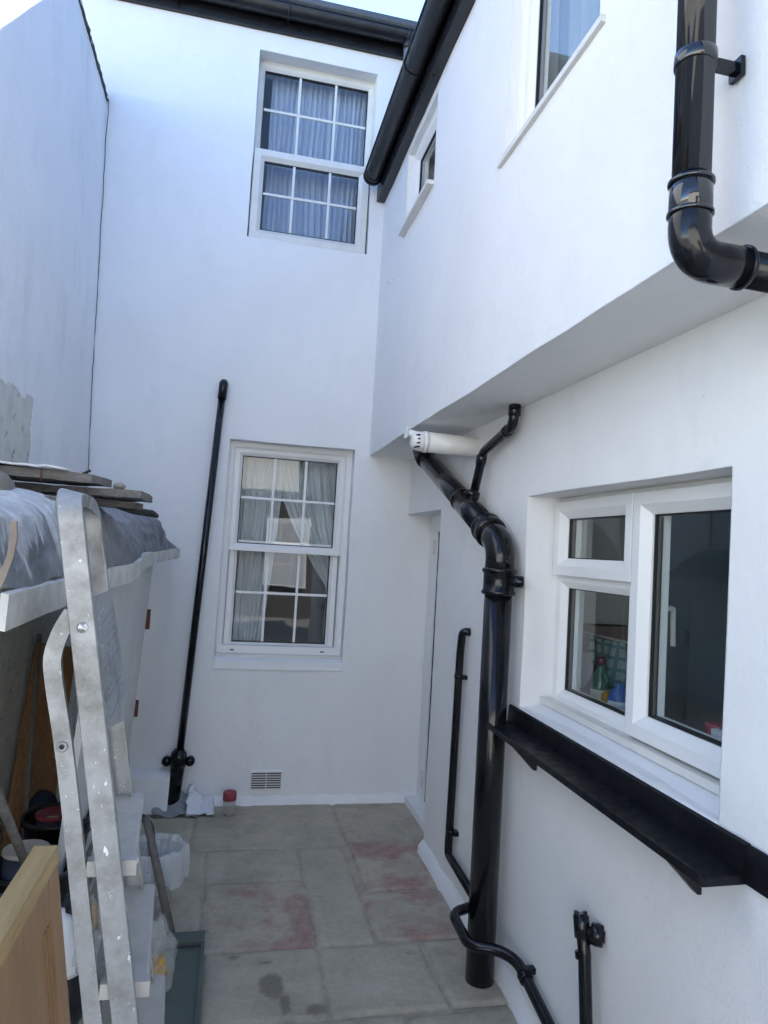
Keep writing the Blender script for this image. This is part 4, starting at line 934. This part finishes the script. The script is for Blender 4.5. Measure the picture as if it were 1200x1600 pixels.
mb = MB(); mb.lathe((1.5,2.6,1.075), [(.0385,0),(.0388,.07)], 24); mb.build('label', 'label_cream', t)
t = thing('detergent_bottle', (1.5, 2.46, 1.06), 'blue squat bottle beside the dark green bottle on the kitchen sill', 'bottle')
mb = MB(); mb.lathe((1.5,2.455,1.062), [(0,0),(.04,0),(.043,.02),(.043,.08),(.03,.105),(.018,.115),(.018,.13),(0,.13)], 24); mb.build('body', 'bottle_blue', t)
mb = MB(); mb.lathe((1.5,2.455,1.10), [(.0432,0),(.0436,.03)], 24); mb.build('label', 'lblue', t)
mb = MB(); mb.lathe((1.49,2.53,1.062), [(0,0),(.02,0),(.022,.07),(.012,.085),(0,.085)], 18); tag(mb.build('mustard_jar', 'yellow'), 'small yellow jar between two bottles on the kitchen sill', 'jar')
mb = MB(); mb.lathe((1.62,2.99,1.15), [(0,.0),(.05,.004),(.085,.018),(.088,.022),(.05,.01),(0,.006)], 30, (-.9,-.35,.25)); tag(mb.build('dinner_plate', 'lblue'), 'pale round plate propped at the left of the kitchen window', 'plate')
mb = MB(); mb.lathe((1.5,1.9,1.062), [(0,0),(.035,0),(.036,.11),(.037,.114),(.033,.118),(0,.116)], 24); o = mb.build('food_tin', 'can_red'); tag(o, 'red tin with pale top at the right end of the kitchen sill', 'tin')
for (y, x, l) in ((2.07,1.5,'orange scrubbing sponge nearer the window handle on the kitchen sill'), (1.985,1.48,'orange scrubbing sponge beside the red tin on the kitchen sill')):
    mb = MB(); mb.box((x-.035,y-.045,1.062), (x+.035,y+.04,1.09)); mb.bevel(.01, 3); tag(mb.build('sponge', 'orange', smooth=True, sharp=50), l, 'sponge', 'orange sponges on the kitchen sill')
mb = MB(); mb.box((1.45,1.80,1.062), (1.475,1.865,1.175)); mb.bevel(.004); tag(mb.build('card_box', 'white_plastic'), 'white upright card box at the right edge of the kitchen pane', 'box')

# ------------------------------------------------------------------ brick house across the yard, behind the camera (seen reflected in the glass)
bh = thing('brick_house', (1, -7, 0), 'pale house with a brick middle, opposite, seen only reflected in the lower sash window', 'house')
mb = MB(); mb.box((-8,-8,-.1), (-.9,-7,4.8)); mb.box((3.1,-8,-.1), (10,-7,4.8)); mb.box((-.9,-8,2.9), (3.1,-7.02,4.8)); mb.build('wall', 'cream', bh)  # walls round the brick made pale to bounce sunlight into the yard
mb = MB(); mb.box((-.9,-8,-.1), (3.1,-7.05,2.9)); mb.build('brickwork', 'brick', bh)
mb = MB(); mb.hexa([(-8.2,-6.8,4.75),(10.2,-6.8,4.75),(10.2,-11,7),(-8.2,-11,7),(-8.2,-6.8,4.85),(10.2,-6.8,4.85),(10.2,-11,7.1),(-8.2,-11,7.1)]); mb.build('roof', 'slate', bh)
mb = MB(); mb.box((.75,-7.06,.7), (1.75,-6.9,2.3)); mb.bevel(.01); bay = mb.build('window', 'upvc', bh)
mb = MB()
for k in range(3):
    for j in range(3): mb.box((.80+k*.31,-6.905,.76+j*.5), (1.07+k*.31,-6.893,1.2+j*.5))
mb.build('pane', 'lblue', bay)
